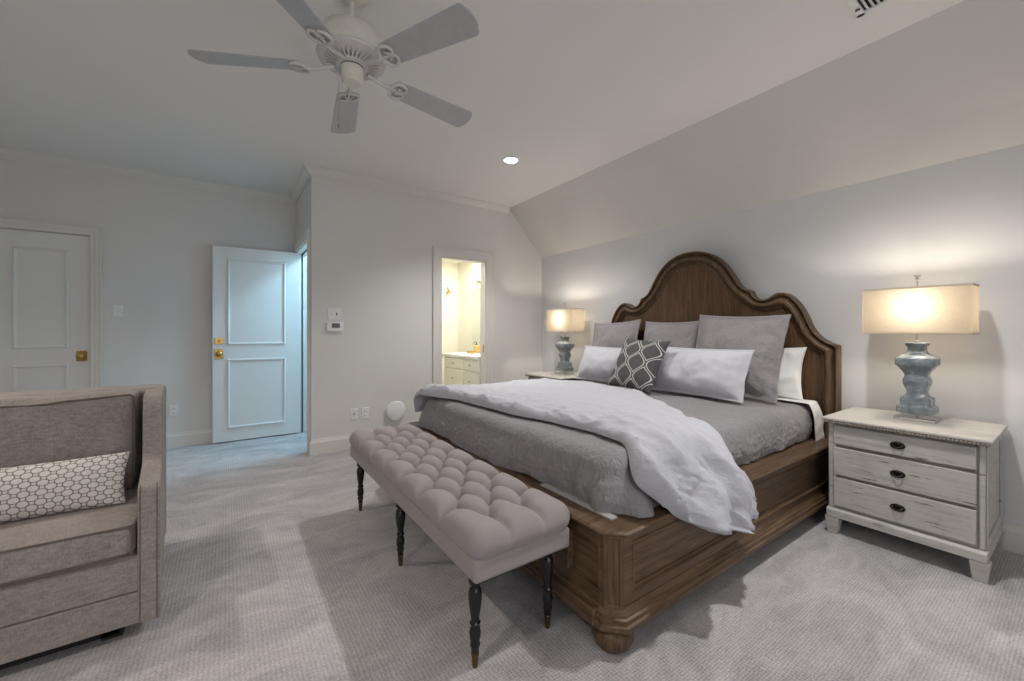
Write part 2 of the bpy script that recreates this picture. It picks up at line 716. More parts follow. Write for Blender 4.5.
b = casing_u(OX0, OX1, OZ, .108, lambda a, z, h: (a, YB - h, z))
struct(b, 'trim_2', 'trim')
b = casing_u(DX0, DX1, DZ, .085, lambda a, z, h: (a, YF - h, z))
struct(b, 'trim_3', 'trim')
b = casing_u(RY0, RY1, RZ, .085, lambda a, z, h: (XO - h, a, z))
struct(b, 'trim_4', 'trim')
b = MB()   # jamb linings of the two open doorways
b.box(OX0, OX0 + .012, YB, YB + .12, 0, OZ).box(OX1 - .012, OX1, YB, YB + .12, 0, OZ).box(OX0 + .012, OX1 - .012, YB, YB + .12, OZ - .012, OZ)
struct(b, 'trim_5', 'trim')
b = MB()
b.box(XO, XO + .12, RY0, RY0 + .012, 0, RZ).box(XO, XO + .12, RY1 - .012, RY1, 0, RZ).box(XO, XO + .12, RY0 + .012, RY1 - .012, RZ - .012, RZ)
struct(b, 'trim_6', 'trim')

panel_mould = [(0, 0), (0, .006), (.006, .013), (.014, .013), (.020, .007), (.026, .005), (.026, 0)]


def door_slab(name, w, h, t, panels):
    """local: x across, y thickness (face at y=0 looks to -y), z up"""
    o = MB().box(0, w, 0, t, .012, h).build(name, 'door', bevel=.003)
    o['kind'] = 'structure'
    for (x0, x1, z0, z1) in panels:
        b = MB().vsweep([(x0, z0), (x0, z1), (x1, z1), (x1, z0)], panel_mould, lambda a, z, q: (a, -q, z), close=True)
        b.build('panel_moulding', 'door', o)
    return o


def knob(door, x, z, y=0.0, plate=(.036, .047)):
    p = MB().box(x - plate[0], x + plate[0], y - .006, y, z - plate[1], z + plate[1]).build('knob_plate', 'brass', door, bevel=.003)
    k = MB().lathe([(.013, .0), (.012, -.018), (.016, -.026), (.027, -.034), (.030, -.046), (.026, -.057), (.012, -.063), (.001, -.064)], (x, y - .004, z), 20, 'y')
    k.build('door_knob', 'brass', p, smooth=50)
    return p


d1 = door_slab('door_1', DX1 - DX0 - .008, DZ - .004, .04, [(.31, .652, 1.035, 1.932), (.31, .652, .16, .887)])
d1.location = (DX0 + .004, YF + .018, 0)
d1['label'] = 'closed white two panel door in the far wall behind the sofa'
knob(d1, .735, .958)
d2 = door_slab('door_2', .825, 2.09, .04, [(.128, .672, 1.042, 1.962), (.128, .672, .150, .888)])
d2.location = (-.135, 5.285, 0)
d2['label'] = 'white two panel door standing open beside the hall doorway'
pl = knob(d2, .057, .947, 0, (.038, .052))
MB().box(.057 - .036, .057 + .036, -.008, 0, 1.052, 1.116).build('deadbolt_plate', 'brass', d2, bevel=.003)
MB().lathe([(.012, 0), (.012, -.012), (.004, -.014)], (.057, -.006, 1.084), 16, 'y').build('deadbolt_thumbturn', 'brass', d2, smooth=50)
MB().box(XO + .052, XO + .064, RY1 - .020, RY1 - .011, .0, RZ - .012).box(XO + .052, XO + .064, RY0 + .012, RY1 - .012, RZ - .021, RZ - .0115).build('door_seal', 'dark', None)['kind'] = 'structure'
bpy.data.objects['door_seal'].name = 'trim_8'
d3 = door_slab('door_3', .59, 2.03, .035, [(.09, .50, 1.04, 1.93), (.09, .50, .15, .89)])
d3.location = (OX0 + .02, YB + .125, 0)
d3.rotation_euler = (0, 0, R(66))
knob(d3, .535, .86, 0, (.03, .06))
b = MB().box(OX1 - .016, OX1 - .0125, YB + .03, YB + .06, .92, 1.02)
b.build('strike_plate', 'brass', None)
o = bpy.data.objects['strike_plate']
o['kind'] = 'structure'
o.name = 'trim_7'


# ------------------------------------------------------------------ wall plates and small wall things
def wall_y(x, z, y, kind, label, group=None):
    """plates on walls that face -y"""
    w, h = {'double': (.118, .118), 'single': (.072, .118), 'outlet': (.072, .115), 'jack': (.072, .115)}[kind]
    nm = {'double': 'light_switch', 'single': 'light_switch', 'outlet': 'wall_outlet', 'jack': 'cable_jack'}[kind]
    cat = {'double': 'switch', 'single': 'switch', 'outlet': 'outlet', 'jack': 'outlet'}[kind]
    t = thing(nm, label, cat, (x, y, z), (0, 0, 0), group)
    MB().box(-w / 2, w / 2, -.007, 0, -h / 2, h / 2).build('cover_plate', 'white_plastic', t, bevel=.003)
    if kind in ('double', 'single'):
        for dx in ((-.023, .023) if kind == 'double' else (0,)):
            MB().add([(dx - .006, -.007, -.013), (dx + .006, -.007, -.013), (dx + .006, -.007, .013), (dx - .006, -.007, .013),
                      (dx - .005, -.018, .002), (dx + .005, -.018, .002), (dx + .005, -.014, .012), (dx - .005, -.014, .012)],
                     [(0, 1, 5, 4), (1, 2, 6, 5), (2, 3, 7, 6), (3, 0, 4, 7), (4, 5, 6, 7)]).build('toggle', 'lcd' if dx > 0.01 else 'white_plastic', t)
    elif kind == 'outlet':
        for dz in (-.024, .024):
            s = MB().box(-.017, .017, -.010, -.006, dz - .015, dz + .015).build('socket', 'white_plastic', t, bevel=.002)
            MB().box(-.008, -.005, -.0105, -.009, dz - .004, dz + .007).box(.005, .008, -.0105, -.009, dz - .004, dz + .007).box(-.002, .002, -.0105, -.009, dz - .011, dz - .007).build('slots', 'lcd', s)
    else:
        MB().lathe([(.009, 0), (.009, -.008), (.005, -.010), (.005, -.014), (.001, -.014)], (0, -.006, 0), 14, 'y').build('socket', 'steel', t, smooth=40)
    return t


wall_y(.859, 1.358, YB, 'double', 'white double light switch above the thermostat near the wall corner')
wall_y(1.048, .348, YB, 'jack', 'white cable jack plate low on the wall, left of the power outlet')
wall_y(1.157, .345, YB, 'outlet', 'white power outlet between the cable jack and round white disc')
wall_y(-.872, 1.383, YF, 'single', 'white light switch on the far wall beside the closed door')
wall_y(-.454, .375, YF, 'outlet', 'white power outlet low on the far wall beside the sofa')

t = thing('thermostat', 'white thermostat with grey screen below the double light switch', 'thermostat', (.862, YB, 1.232))
MB().box(-.078, .078, -.032, 0, -.048, .048).build('casing', 'white_plastic', t, bevel=.012, seg=3)
MB().box(-.030, .044, -.0335, -.030, -.012, .034).build('screen', 'lcd', t)
t = thing('wall_disc', 'round white plastic disc mounted low on the wall beside the bed', 'wall disc', (1.471, YB, .335))
MB().lathe([(.088, 0), (.088, -.016), (.104, -.020), (.108, -.030), (.102, -.044), (.085, -.052), (.001, -.055)], (0, 0, 0), 40, 'y').build('cover', 'white_plastic', t, smooth=50)

# ------------------------------------------------------------------ ceiling: recessed lamps, vent
t0 = None
for i, (cx, cy) in enumerate(CANS):
    if i == 0:
        t0 = thing('recessed_light', 'lit round recessed light in the ceiling above the bed', 'ceiling light', (cx, cy, H))
        MB().lathe([(.062, .002), (.062, -.004), (.080, -.006), (.084, -.002), (.084, .002)], (0, 0, 0), 32).build('trim_ring', 'white_plastic', t0, smooth=50)
        MB().lathe([(.001, -.001), (.061, -.001), (.061, -.003), (.045, -.006), (.001, -.008)], (0, 0, 0), 24).build('lens', 'canlight', t0, smooth=60)
    else:
        c = dup(t0)
        c.location = (cx, cy, H)
        c['label'] = ['', 'recessed light in the ceiling over the near nightstand side', 'recessed light in the ceiling above the sofa', 'recessed light in the ceiling behind the sofa front'][i]

t = thing('ceiling_vent', 'white slotted air vent in the ceiling at the top edge', 'air vent', (2.457, .507, H), (0, 0, 0))
b = MB().box(-.11, -.085, -.17, .17, -.012, 0).box(.085, .11, -.17, .17, -.012, 0).box(-.11, .11, -.17, -.135, -.012, 0).box(-.11, .11, .137, .17, -.012, 0)
b.box(-.11, .11, .008, .030, -.012, 0)
b.build('vent_frame', 'white_plastic', t, bevel=.003)
MB().box(-.088, .088, -.137, .139, -.002, -.0005).build('duct', 'dark', t)
MB().box(.03, .036, .140, .158, -.022, -.011).build('lever', 'lcd', t)
for k in range(13):
    y = -.134 + k * .0208
    if abs(y - .014) < .014:
        continue
    b = MB().add([(-.086, y, -.011), (.086, y, -.011), (.086, y + .011, -.003), (-.086, y + .011, -.003),
                  (-.086, y + .0015, -.012), (.086, y + .0015, -.012), (.086, y + .0125, -.004), (-.086, y + .0125, -.004)],
                 [(0, 1, 2, 3), (4, 7, 6, 5), (0, 4, 5, 1), (1, 5, 6, 2), (2, 6, 7, 3), (3, 7, 4, 0)])
    b.build('louvre', 'white_plastic', t)

# ------------------------------------------------------------------ ceiling fan
FX, FY, FZ = .465, 1.945, 2.395
fan = thing('ceiling_fan', 'white five bladed ceiling fan with a pull chain', 'ceiling fan', (FX, FY, H))
dz = FZ - H
MB().lathe([(.001, 0), (.075, 0), (.075, -.015), (.062, -.045), (.035, -.062), (.001, -.063)], (0, 0, 0), 32).build('canopy', 'fan_body', fan, smooth=50)
MB().lathe([(.011, -.05), (.011, dz + .15)], (0, 0, 0), 16).build('downrod', 'fan_body', fan, smooth=50)
mh = MB().lathe([(.001, dz + .205), (.035, dz + .20), (.04, dz + .19), (.085, dz + .180), (.124, dz + .155), (.144, dz + .11), (.147, dz + .07), (.144, dz + .050), (.144, dz + .046)], (0, 0, 0), 48).build('motor_housing', 'fan_body', fan, smooth=50)
# vented underside: dark dish and radial fins
MB().lathe([(.141, dz + .074), (.130, dz + .066), (.07, dz + .050), (.001, dz + .046)], (0, 0, 0), 48).build('vent_dish', 'dark', mh, smooth=50)
b = MB()
for k in range(32):
    a = 2 * math.pi * k / 32
    ca, sa = math.cos(a), math.sin(a)
    pr = [(.066, dz + .010), (.134, dz + .030)]
    w = .0046
    vs = []
    for (r_, z_) in pr:
        for sgn in (-1, 1):
            for h_ in (0, .008):
                vs.append((ca * r_ - sa * w * sgn, sa * r_ + ca * w * sgn, z_ + h_))
    b.add(vs, [(0, 2, 6, 4), (1, 5, 7, 3), (0, 4, 5, 1), (2, 3, 7, 6), (0, 1, 3, 2), (4, 6, 7, 5)])
b.lathe([(.130, dz + .027), (.146, dz + .036), (.149, dz + .046), (.144, dz + .054), (.132, dz + .044)], (0, 0, 0), 48)
b.lathe([(.052, dz + .004), (.068, dz + .007), (.070, dz + .016), (.052, dz + .014)], (0, 0, 0), 48)
b.build('vent_ring', 'fan_iron', mh, smooth=40)
MB().lathe([(.050, dz + .02), (.050, dz + .000), (.046, dz - .004)], (0, 0, 0), 32).build('rotor_collar', 'dark', fan, smooth=40)
MB().lathe([(.046, dz + .003), (.051, dz - .001), (.051, dz - .046), (.048, dz - .052), (.044, dz - .055), (.044, dz - .064), (.038, dz - .070), (.001, dz - .072)], (0, 0, 0), 32).build('switch_housing', 'fan_body', fan, smooth=40)
b = MB()
for k in range(60):
    z = dz - .03 - k * .0042
    b.lathe([(.0006, z + .0018), (.0016, z), (.0006, z - .0018)], (-.060, -.012, 0), 6)
b.tube([(-.048, -.012, dz - .028), (-.060, -.012, dz - .032)], .002, 6)
pc = b.build('pull_chain', 'chain', fan)
MB().lathe([(.001, .006), (.004, .004), (.005, -.004), (.003, -.010), (.001, -.011)], (-.060, -.012, dz - .285), 10).build('chain_pull', 'chain', pc, smooth=60)


def blade_mesh():
    r0, r1, wr, wt, c = .200, .655, .054, .070, .022
    pts = [(r0 + .015, -wr), (r0, -wr + .015), (r0, wr - .015), (r0 + .015, wr)]
    for k in range(1, 6):
        f = k / 6
        pts.append((r0 + (r1 - c - r0) * f, wr + (wt - wr) * f))
    for k in range(6):
        a = math.pi / 2 * (1 - k / 5)
        pts.append((r1 - c + c * math.cos(a), wt - c + c * math.sin(a)))
    for k in range(1, 6):
        y = (wt - c) * (1 - 2 * k / 6)
        pts.append((r1 + .012 * (1 - (y / wt) ** 2), y))
    for k in range(6):
        a = -math.pi / 2 * k / 5
        pts.append((r1 - c + c * math.cos(a), -(wt - c) + c * math.sin(a)))
    for k in range(1, 6):
        f = 1 - k / 6
        pts.append((r0 + (r1 - c - r0) * f, -(wr + (wt - wr) * f)))
    return pts


pitch = R(-13)
outl = blade_mesh()
for k in range(5):
    a = R(9 + 72 * k)
    M4 = Matrix.Rotation(a, 4, 'Z') @ Matrix.Translation((0, 0, dz - .008)) @ Matrix.Rotation(pitch, 4, 'X')
    b = MB().rings([[tuple(M4 @ Vector((x, y, .0))) for x, y in outl], [tuple(M4 @ Vector((x, y, .006))) for x, y in outl]])
    bl = b.build('blade', 'fan_blade', fan, bevel=.0015)
    # cast bracket under the blade: arm, open loop and mounting plate
    b = MB()
    arm = [M4 @ Vector((x, 0, z)) for x, z in ((.075, .012), (.115, .004), (.150, -.006), (.185, -.008))]
    b.tube(arm, [.010, .009, .009, .010], 8)
    for sgn in (-1, 1):
        loop = [M4 @ Vector((x, y * sgn, -.006)) for x, y in ((.180, .002), (.196, .022), (.205, .042), (.226, .050), (.252, .040), (.262, .020), (.256, .006), (.236, .010), (.222, .018))]
        b.tube(loop, [.009, .009, .009, .009, .008, .007, .006, .006, .006], 8)
    loop = [M4 @ Vector((x, 0, -.006)) for x in (.18, .22, .258)]
    b.tube(loop, [.009, .006, .006], 8)
    b.build('blade_bracket', 'fan_iron', bl, smooth=60)

# ------------------------------------------------------------------ bed
BX, BY = 1.150, 2.055
bed = thing('bed', 'carved brown wooden king bed frame with tall scalloped headboard', 'bed', (BX, BY, 0))
HW = 1.055            # half width to the rail face
# headboard outline: half width s -> z
half = [(1.07, .10), (1.07, 1.098), (1.035, 1.108), (.985, 1.135), (.945, 1.175), (.915, 1.225), (.893, 1.285), (.868, 1.345), (.835, 1.40), (.795, 1.445),
        (.755, 1.472), (.712, 1.478), (.675, 1.466), (.648, 1.444), (.615, 1.430), (.580, 1.432), (.550, 1.446), (.530, 1.468), (.522, 1.495), (.515, 1.512),
        (.490, 1.516), (.455, 1.532), (.425, 1.562), (.395, 1.612), (.360, 1.672), (.318, 1.735), (.268, 1.790), (.205, 1.838), (.135, 1.870), (.065, 1.886), (0, 1.889)]


def resample(pts, step):
    out = [Vector(pts[0])]
    for p, q in zip(pts, pts[1:]):
        p, q = Vector(p), Vector(q)
        n = max(1, int((q - p).length / step))
        for k in range(1, n + 1):
            out.append(p + (q - p) * k / n)
    return out


full = [(-s, z) for s, z in half] + [(s, z) for s, z in half[::-1][1:]]
dense = resample(full, .012)


def smooth_line(pts, it, lock=3):
    p = [q.copy() for q in pts]
    for _ in range(it):
        n = [p[0]] + [(p[i - 1] + p[i] * 2 + p[i + 1]) / 4 for i in range(1, len(p) - 1)] + [p[-1]]
        p = n
    return p


def inset(w):
    base_ = smooth_line(dense, 1 + int(w * 330))
    sm = smooth_line(base_, 4)
    out = []
    for i in range(len(base_)):
        d = sm[min(i + 1, len(sm) - 1)] - sm[max(i - 1, 0)]
        d.normalize()
        nrm = Vector((d.y, -d.x))       # to the right of travel = inwards (travel is up the left side)
        out.append(base_[i] + nrm * w)
    return out


hx0, hx1 = 2.21, 2.265          # local x of the front of the moulding root and the back of the board
prof = [(0, .052), (0, -.016), (.010, -.020), (.016, -.012), (.020, .004), (.028, .010), (.034, -.004), (.044, -.018), (.056, -.024), (.068, -.021), (.076, -.010), (.080, .006), (.086, .008), (.090, .002), (.096, .004), (.100, .014), (.108, .020), (.116, .022), (.116, .052)]
rows = []
for w, dx in prof:
    rows.append([(hx0 + dx, p.x, p.y) for p in inset(w)])
b = MB()
nr, nc = len(rows), len(rows[0])
fs = []
for i in range(nr - 1):
    for j in range(nc - 1):
        fs.append((i * nc + j, i * nc + j + 1, (i + 1) * nc + j + 1, (i + 1) * nc + j))
b.add([p for r in rows for p in r], fs)
hb = b.build('headboard', 'walnut_v', bed, smooth=50)
pan = inset(.102)
poly = [(p.x, p.y) for p in pan]
b = MB().rings([[(hx0 + .022, y, z) for y, z in poly], [(hx0 + .05, y, z) for y, z in poly]])
b.build('headboard_panel', 'headpanel', hb)

# side rails and footboard: cap, recessed panel, base moulding
cap = [(-.02, .430), (.004, .430), (.008, .438), (.024, .444), (.030, .450), (.030, .456), (.022, .463), (-.075, .463), (-.075, .430)]
base_m = [(-.02, .096), (.032, .096), (.032, .114), (.025, .119), (.025, .136), (.017, .141), (.016, .150), (.006, .160), (.003, .172), (-.02, .172)]
cx = -.0      # x of the footboard face in local coordinates (outer)
# footboard body from y=-1 to 1 at x 0..
CH = .052     # chamfer of the corner post
for side in (-1, 1):
    y = side * HW
    b = MB()
    # rail body with frame: outer plane y, panel recessed 8 mm
    yi = y - side * .016
    yo = y
    ylo, yhi = min(yi - side * .03, yi), max(yi - side * .03, yi)
    b.box(CH, 2.21, ylo, yhi, .12, .445)
    def sb(x0, x1, z0, z1):
        b.box(x0, x1, min(yi, yo), max(yi, yo), z0, z1)
    sb(CH, CH + .05, .15, .44)
    sb(2.15, 2.21, .15, .44)
    sb(CH + .05, 2.15, .405, .44)
    sb(CH + .05, 2.15, .15, .205)
    # ogee moulding around the panel
    fr = [(0, -.002), (0, .016), (.004, .020), (.009, .018), (.013, .009), (.019, .006), (.022, -.002)]
    b.vsweep([(CH + .05, .205), (CH + .05, .405), (2.15, .405), (2.15, .205)], fr, lambda a, z, q: (a, yi + side * q, z), close=True)
    rail = b.build('side_rail', 'walnut', bed, bevel=.002)
    # cap and base moulding
# footboard
b = MB()
x0 = 0.0
b.box(.016, .045, -HW + CH, HW - CH, .12, .445)
pans = [(-.985, -.80), (-.72, .72), (.80, .985)]
edges = [-HW + CH] + [e for p in pans for e in p] + [HW - CH]
for a0, a1 in zip(edges[0::2], edges[1::2]):
    b.box(0, .016, a0, a1, .15, .44)
for a0, a1 in pans:
    b.box(0, .016, a0, a1, .395, .44).box(0, .016, a0, a1, .15, .21)
    b.vsweep([(a0, .21), (a0, .395), (a1, .395), (a1, .21)], fr, lambda a, z, q: (.016 - q, a, z), close=True)
fb = b.build('footboard', 'walnut_y', bed, bevel=.002)
perimeter = [(2.21, HW, 0), (CH, HW, 0), (0, HW - CH, 0), (0, -HW + CH, 0), (CH, -HW, 0), (2.21, -HW, 0)]
MB().sweep(perimeter, cap).build('rail_cap', 'walnut', bed, smooth=35)
MB().sweep(perimeter, base_m).build('base_moulding', 'walnut', bed, smooth=35)
# raised plinth block in the middle of the base moulding
for s_ in (-1, 1):
    MB().box(-.040, 0, s_ * .86 - .13, s_ * .86 + .13, .098, .160).build('base_block', 'walnut_y', fb, bevel=.006)
for side in (-1, 1):
    y = side * HW
    # chamfered post
    A, B = (0, y - side * CH), (CH, y)
    C_, D = (CH + .05, y), (CH + .05, y - side * (CH + .05))
    E_ = (0, y - side * (CH + .05))
    poly = [A, B, (CH - .001, y - side * CH), (.0, y - side * CH)][:3]
    b = MB().prism(poly, 'z', .12, .445)
    # recessed panel frame on the chamfer face
    Av, Bv = Vector(A), Vector(B)
    dv = (Bv - Av)
    L = dv.length
    dv.normalize()
    nv = Vector((-1, side)).normalized()

    def cf(a, z, q):
        p = Av + dv * a + nv * q
        return (p.x, p.y, z)
    b.vsweep([(.012, .175), (.012, .425), (L - .012, .425), (L - .012, .175)], [(-.011, 0), (-.011, .007), (0, .007), (.005, .002), (.005, 0)], cf, close=True)
    post = b.build('corner_post', 'walnut_v', bed)
    MB().lathe([(.001, .104), (.050, .104), (.050, .094), (.044, .090), (.046, .086), (.066, .076), (.076, .058), (.078, .044), (.070, .020), (.056, .006), (.044, 0), (.001, 0)],
               (.055, y - side * .055, 0), 36).build('bun_foot', 'walnut_v', bed, smooth=50)
    MB().lathe([(.001, .124), (.040, .124), (.040, 0), (.001, 0)], (2.15, y - side * .055, 0), 20).build('rear_foot', 'walnut_v', bed, smooth=50)
# platform boards under the bedding
MB().box(.060, 2.16, -.990, .990, .440, .462).build('platform', 'walnut_y', bed)
MB().box(.064, .10, -.985, -.55, .464, .470).build('edge_board', 'slat', bed)
MB().box(.15, 2.16, -.92, .92, .462, .52).build('mattress_base', 'sheet', bed, bevel=.02)

# ------------------------------------------------------------------ bedding
MX0, MX1, MY = .092, 2.16, .955      # quilt extents, local to the bed (x from foot, half width)
ZT, ZB = .690, .466


def bell(t, c, w):
    return math.exp(-((t - c) / w) ** 2)


def quilt_point(px_, py_, r=.075):
    return None


def quilt():
    """rounded block covered by a crinkled coverlet, open underneath, hem uneven along the foot and near side"""
    r = .075
    # plan outline ring with rounded corners, sampled by arc
    x0, x1, y0, y1 = MX0, MX1, -MY, MY
    rc = .10
    ring = []
    step = .0115

    def seg(p, q):
        n = max(1, int((Vector(q) - Vector(p)).length / step))
        for k in range(n):
            f = k / n
            ring.append((p[0] + (q[0] - p[0]) * f, p[1] + (q[1] - p[1]) * f))

    def arc(cx_, cy_, a0):
        for k in range(9):
            a = a0 + math.pi / 2 * k / 9
            ring.append((cx_ + rc * math.cos(a), cy_ + rc * math.sin(a)))
    seg((x0 + rc, y0), (x1 - rc, y0)); arc(x1 - rc, y0 + rc, -math.pi / 2)
    seg((x1, y0 + rc), (x1, y1 - rc)); arc(x1 - rc, y1 - rc, 0)
    seg((x1 - rc, y1), (x0 + rc, y1)); arc(x0 + rc, y1 - rc, math.pi / 2)
    seg((x0, y1 - rc), (x0, y0 + rc)); arc(x0 + rc, y0 + rc, math.pi)
    n = len(ring)
    nrm = []
    for i in range(n):
        d = Vector(ring[(i + 1) % n]) - Vector(ring[i - 1])
        d.normalize()
        nrm.append((d.y, -d.x))
    rows = []
    # side rows from the hem up
    for k in range(22):
        f = k / 21
        row = []
        for i, (x, y) in enumerate(ring):
            nx, ny = nrm[i]
            z = ZB + (ZT - r - ZB) * f
            foot = max(0, 1 - (x - x0) / .25)
            near = max(0, 1 - (y - y0) / .3)
            fold = nz(x * 9, y * 9, 3.1) * .012 + nz(x * 22, y * 22, z * 6) * .006
            low = (1 - f)
            out = fold * low * 1.3 + .010 * math.sin(f * 3.1) + nz(x * 3, y * 3, z * 9) * .008
            corner = foot * near
            rgd = lambda a_, b_, c_: (1 - min(1, abs(nz(a_, b_, c_)) * 3)) ** 1.5
            tt = x if abs(ny) > .7 else y
            out += rgd(tt * 13 + z * 8, z * 26 + nz(tt * 6, z * 6, 2.) * 1.5, 4.0) * .0045 + rgd(tt * 26, z * 40, 8.0) * .0025
            out += corner * .03 * low
            if nx < -.3:
                out += low * (.045 * min(1, max(0, (y + .55) / .35)) - .018 * min(1, max(0, (-.55 - y) / .2)))
                out += low * .016 * math.sin(y * 52 + z * 8) * max(0, 1 - (y + .95) / .45)
                out += low * .012 * math.sin(y * 26 + nz(y * 3, 2.0) * 4) * max(0, 1 - (y + .95) / .6)
            if ny < -.3:
                out += low ** 1.3 * .085 * bell(x, .24, .11) + low * .02 * math.sin(x * 40) * bell(x, .3, .25)
            # hanging hem, lifted a little here and there
            z += low ** 3 * (nz(x * 6, y * 6, 9.0) * .012 + .004) - corner * low * .004
            row.append((x + nx * out, y + ny * out, z))
        rows.append(row)
    # rounded shoulder
    for k in range(1, 8):
        a = math.pi / 2 * k / 7
        row = []
        for i, (x, y) in enumerate(ring):
            nx, ny = nrm[i]
            o = -r * (1 - math.cos(a))
            z = ZT - r + r * math.sin(a)
            w = nz(x * 10, y * 10, z * 10) * .006
            row.append((x + nx * (o + w), y + ny * (o + w), z + w * .5))
        rows.append(row)
    # shrink rings to the middle
    cx_, cy_ = (x0 + x1) / 2, 0
    last = rows[-1]
    for k in range(1, 26):
        f = k / 26
        row = []
        for (x, y, z) in last:
            xx = x + (cx_ - x) * f
            yy = y + (cy_ * 0 - y) * f * 1.0
            zz = ZT + nz(xx * 4, yy * 4, 1.0) * .007 + nz(xx * 14, yy * 14, 2.0) * .003 + .006 * f + (1 - min(1, abs(nz(xx * 13, yy * 17, 4.0)) * 3)) * .003
            row.append((xx, yy, zz))
        rows.append(row)
    b = MB().grid(rows, closed_u=True)
    m = len(rows[0])
    o = len(b.v)
    b.v.append((cx_, 0, ZT + .006))
    s0 = (len(rows) - 1) * m
    for j in range(m):
        b.f.append((s0 + j, s0 + (j + 1) % m, o))
    return b


q = quilt().build('quilt', 'quilt', None, smooth=180)
q.location = (BX, BY, 0)
tag(q, 'crinkled grey quilt covering the mattress beneath the pale duvet', 'quilt')
md = q.modifiers.new('thick', 'SOLIDIFY')
md.thickness = .006
md.offset = -1


def interp(tab, t):
    if t <= tab[0][0]:
        return tab[0][1]
    for (a, va), (c, vc) in zip(tab, tab[1:]):
        if t <= c:
            f = (t - a) / (c - a)
            f = f * f * (3 - 2 * f)
            if isinstance(va, tuple):
                return tuple(p + (q_ - p) * f for p, q_ in zip(va, vc))
            return va + (vc - va) * f
    return tab[-1][1]


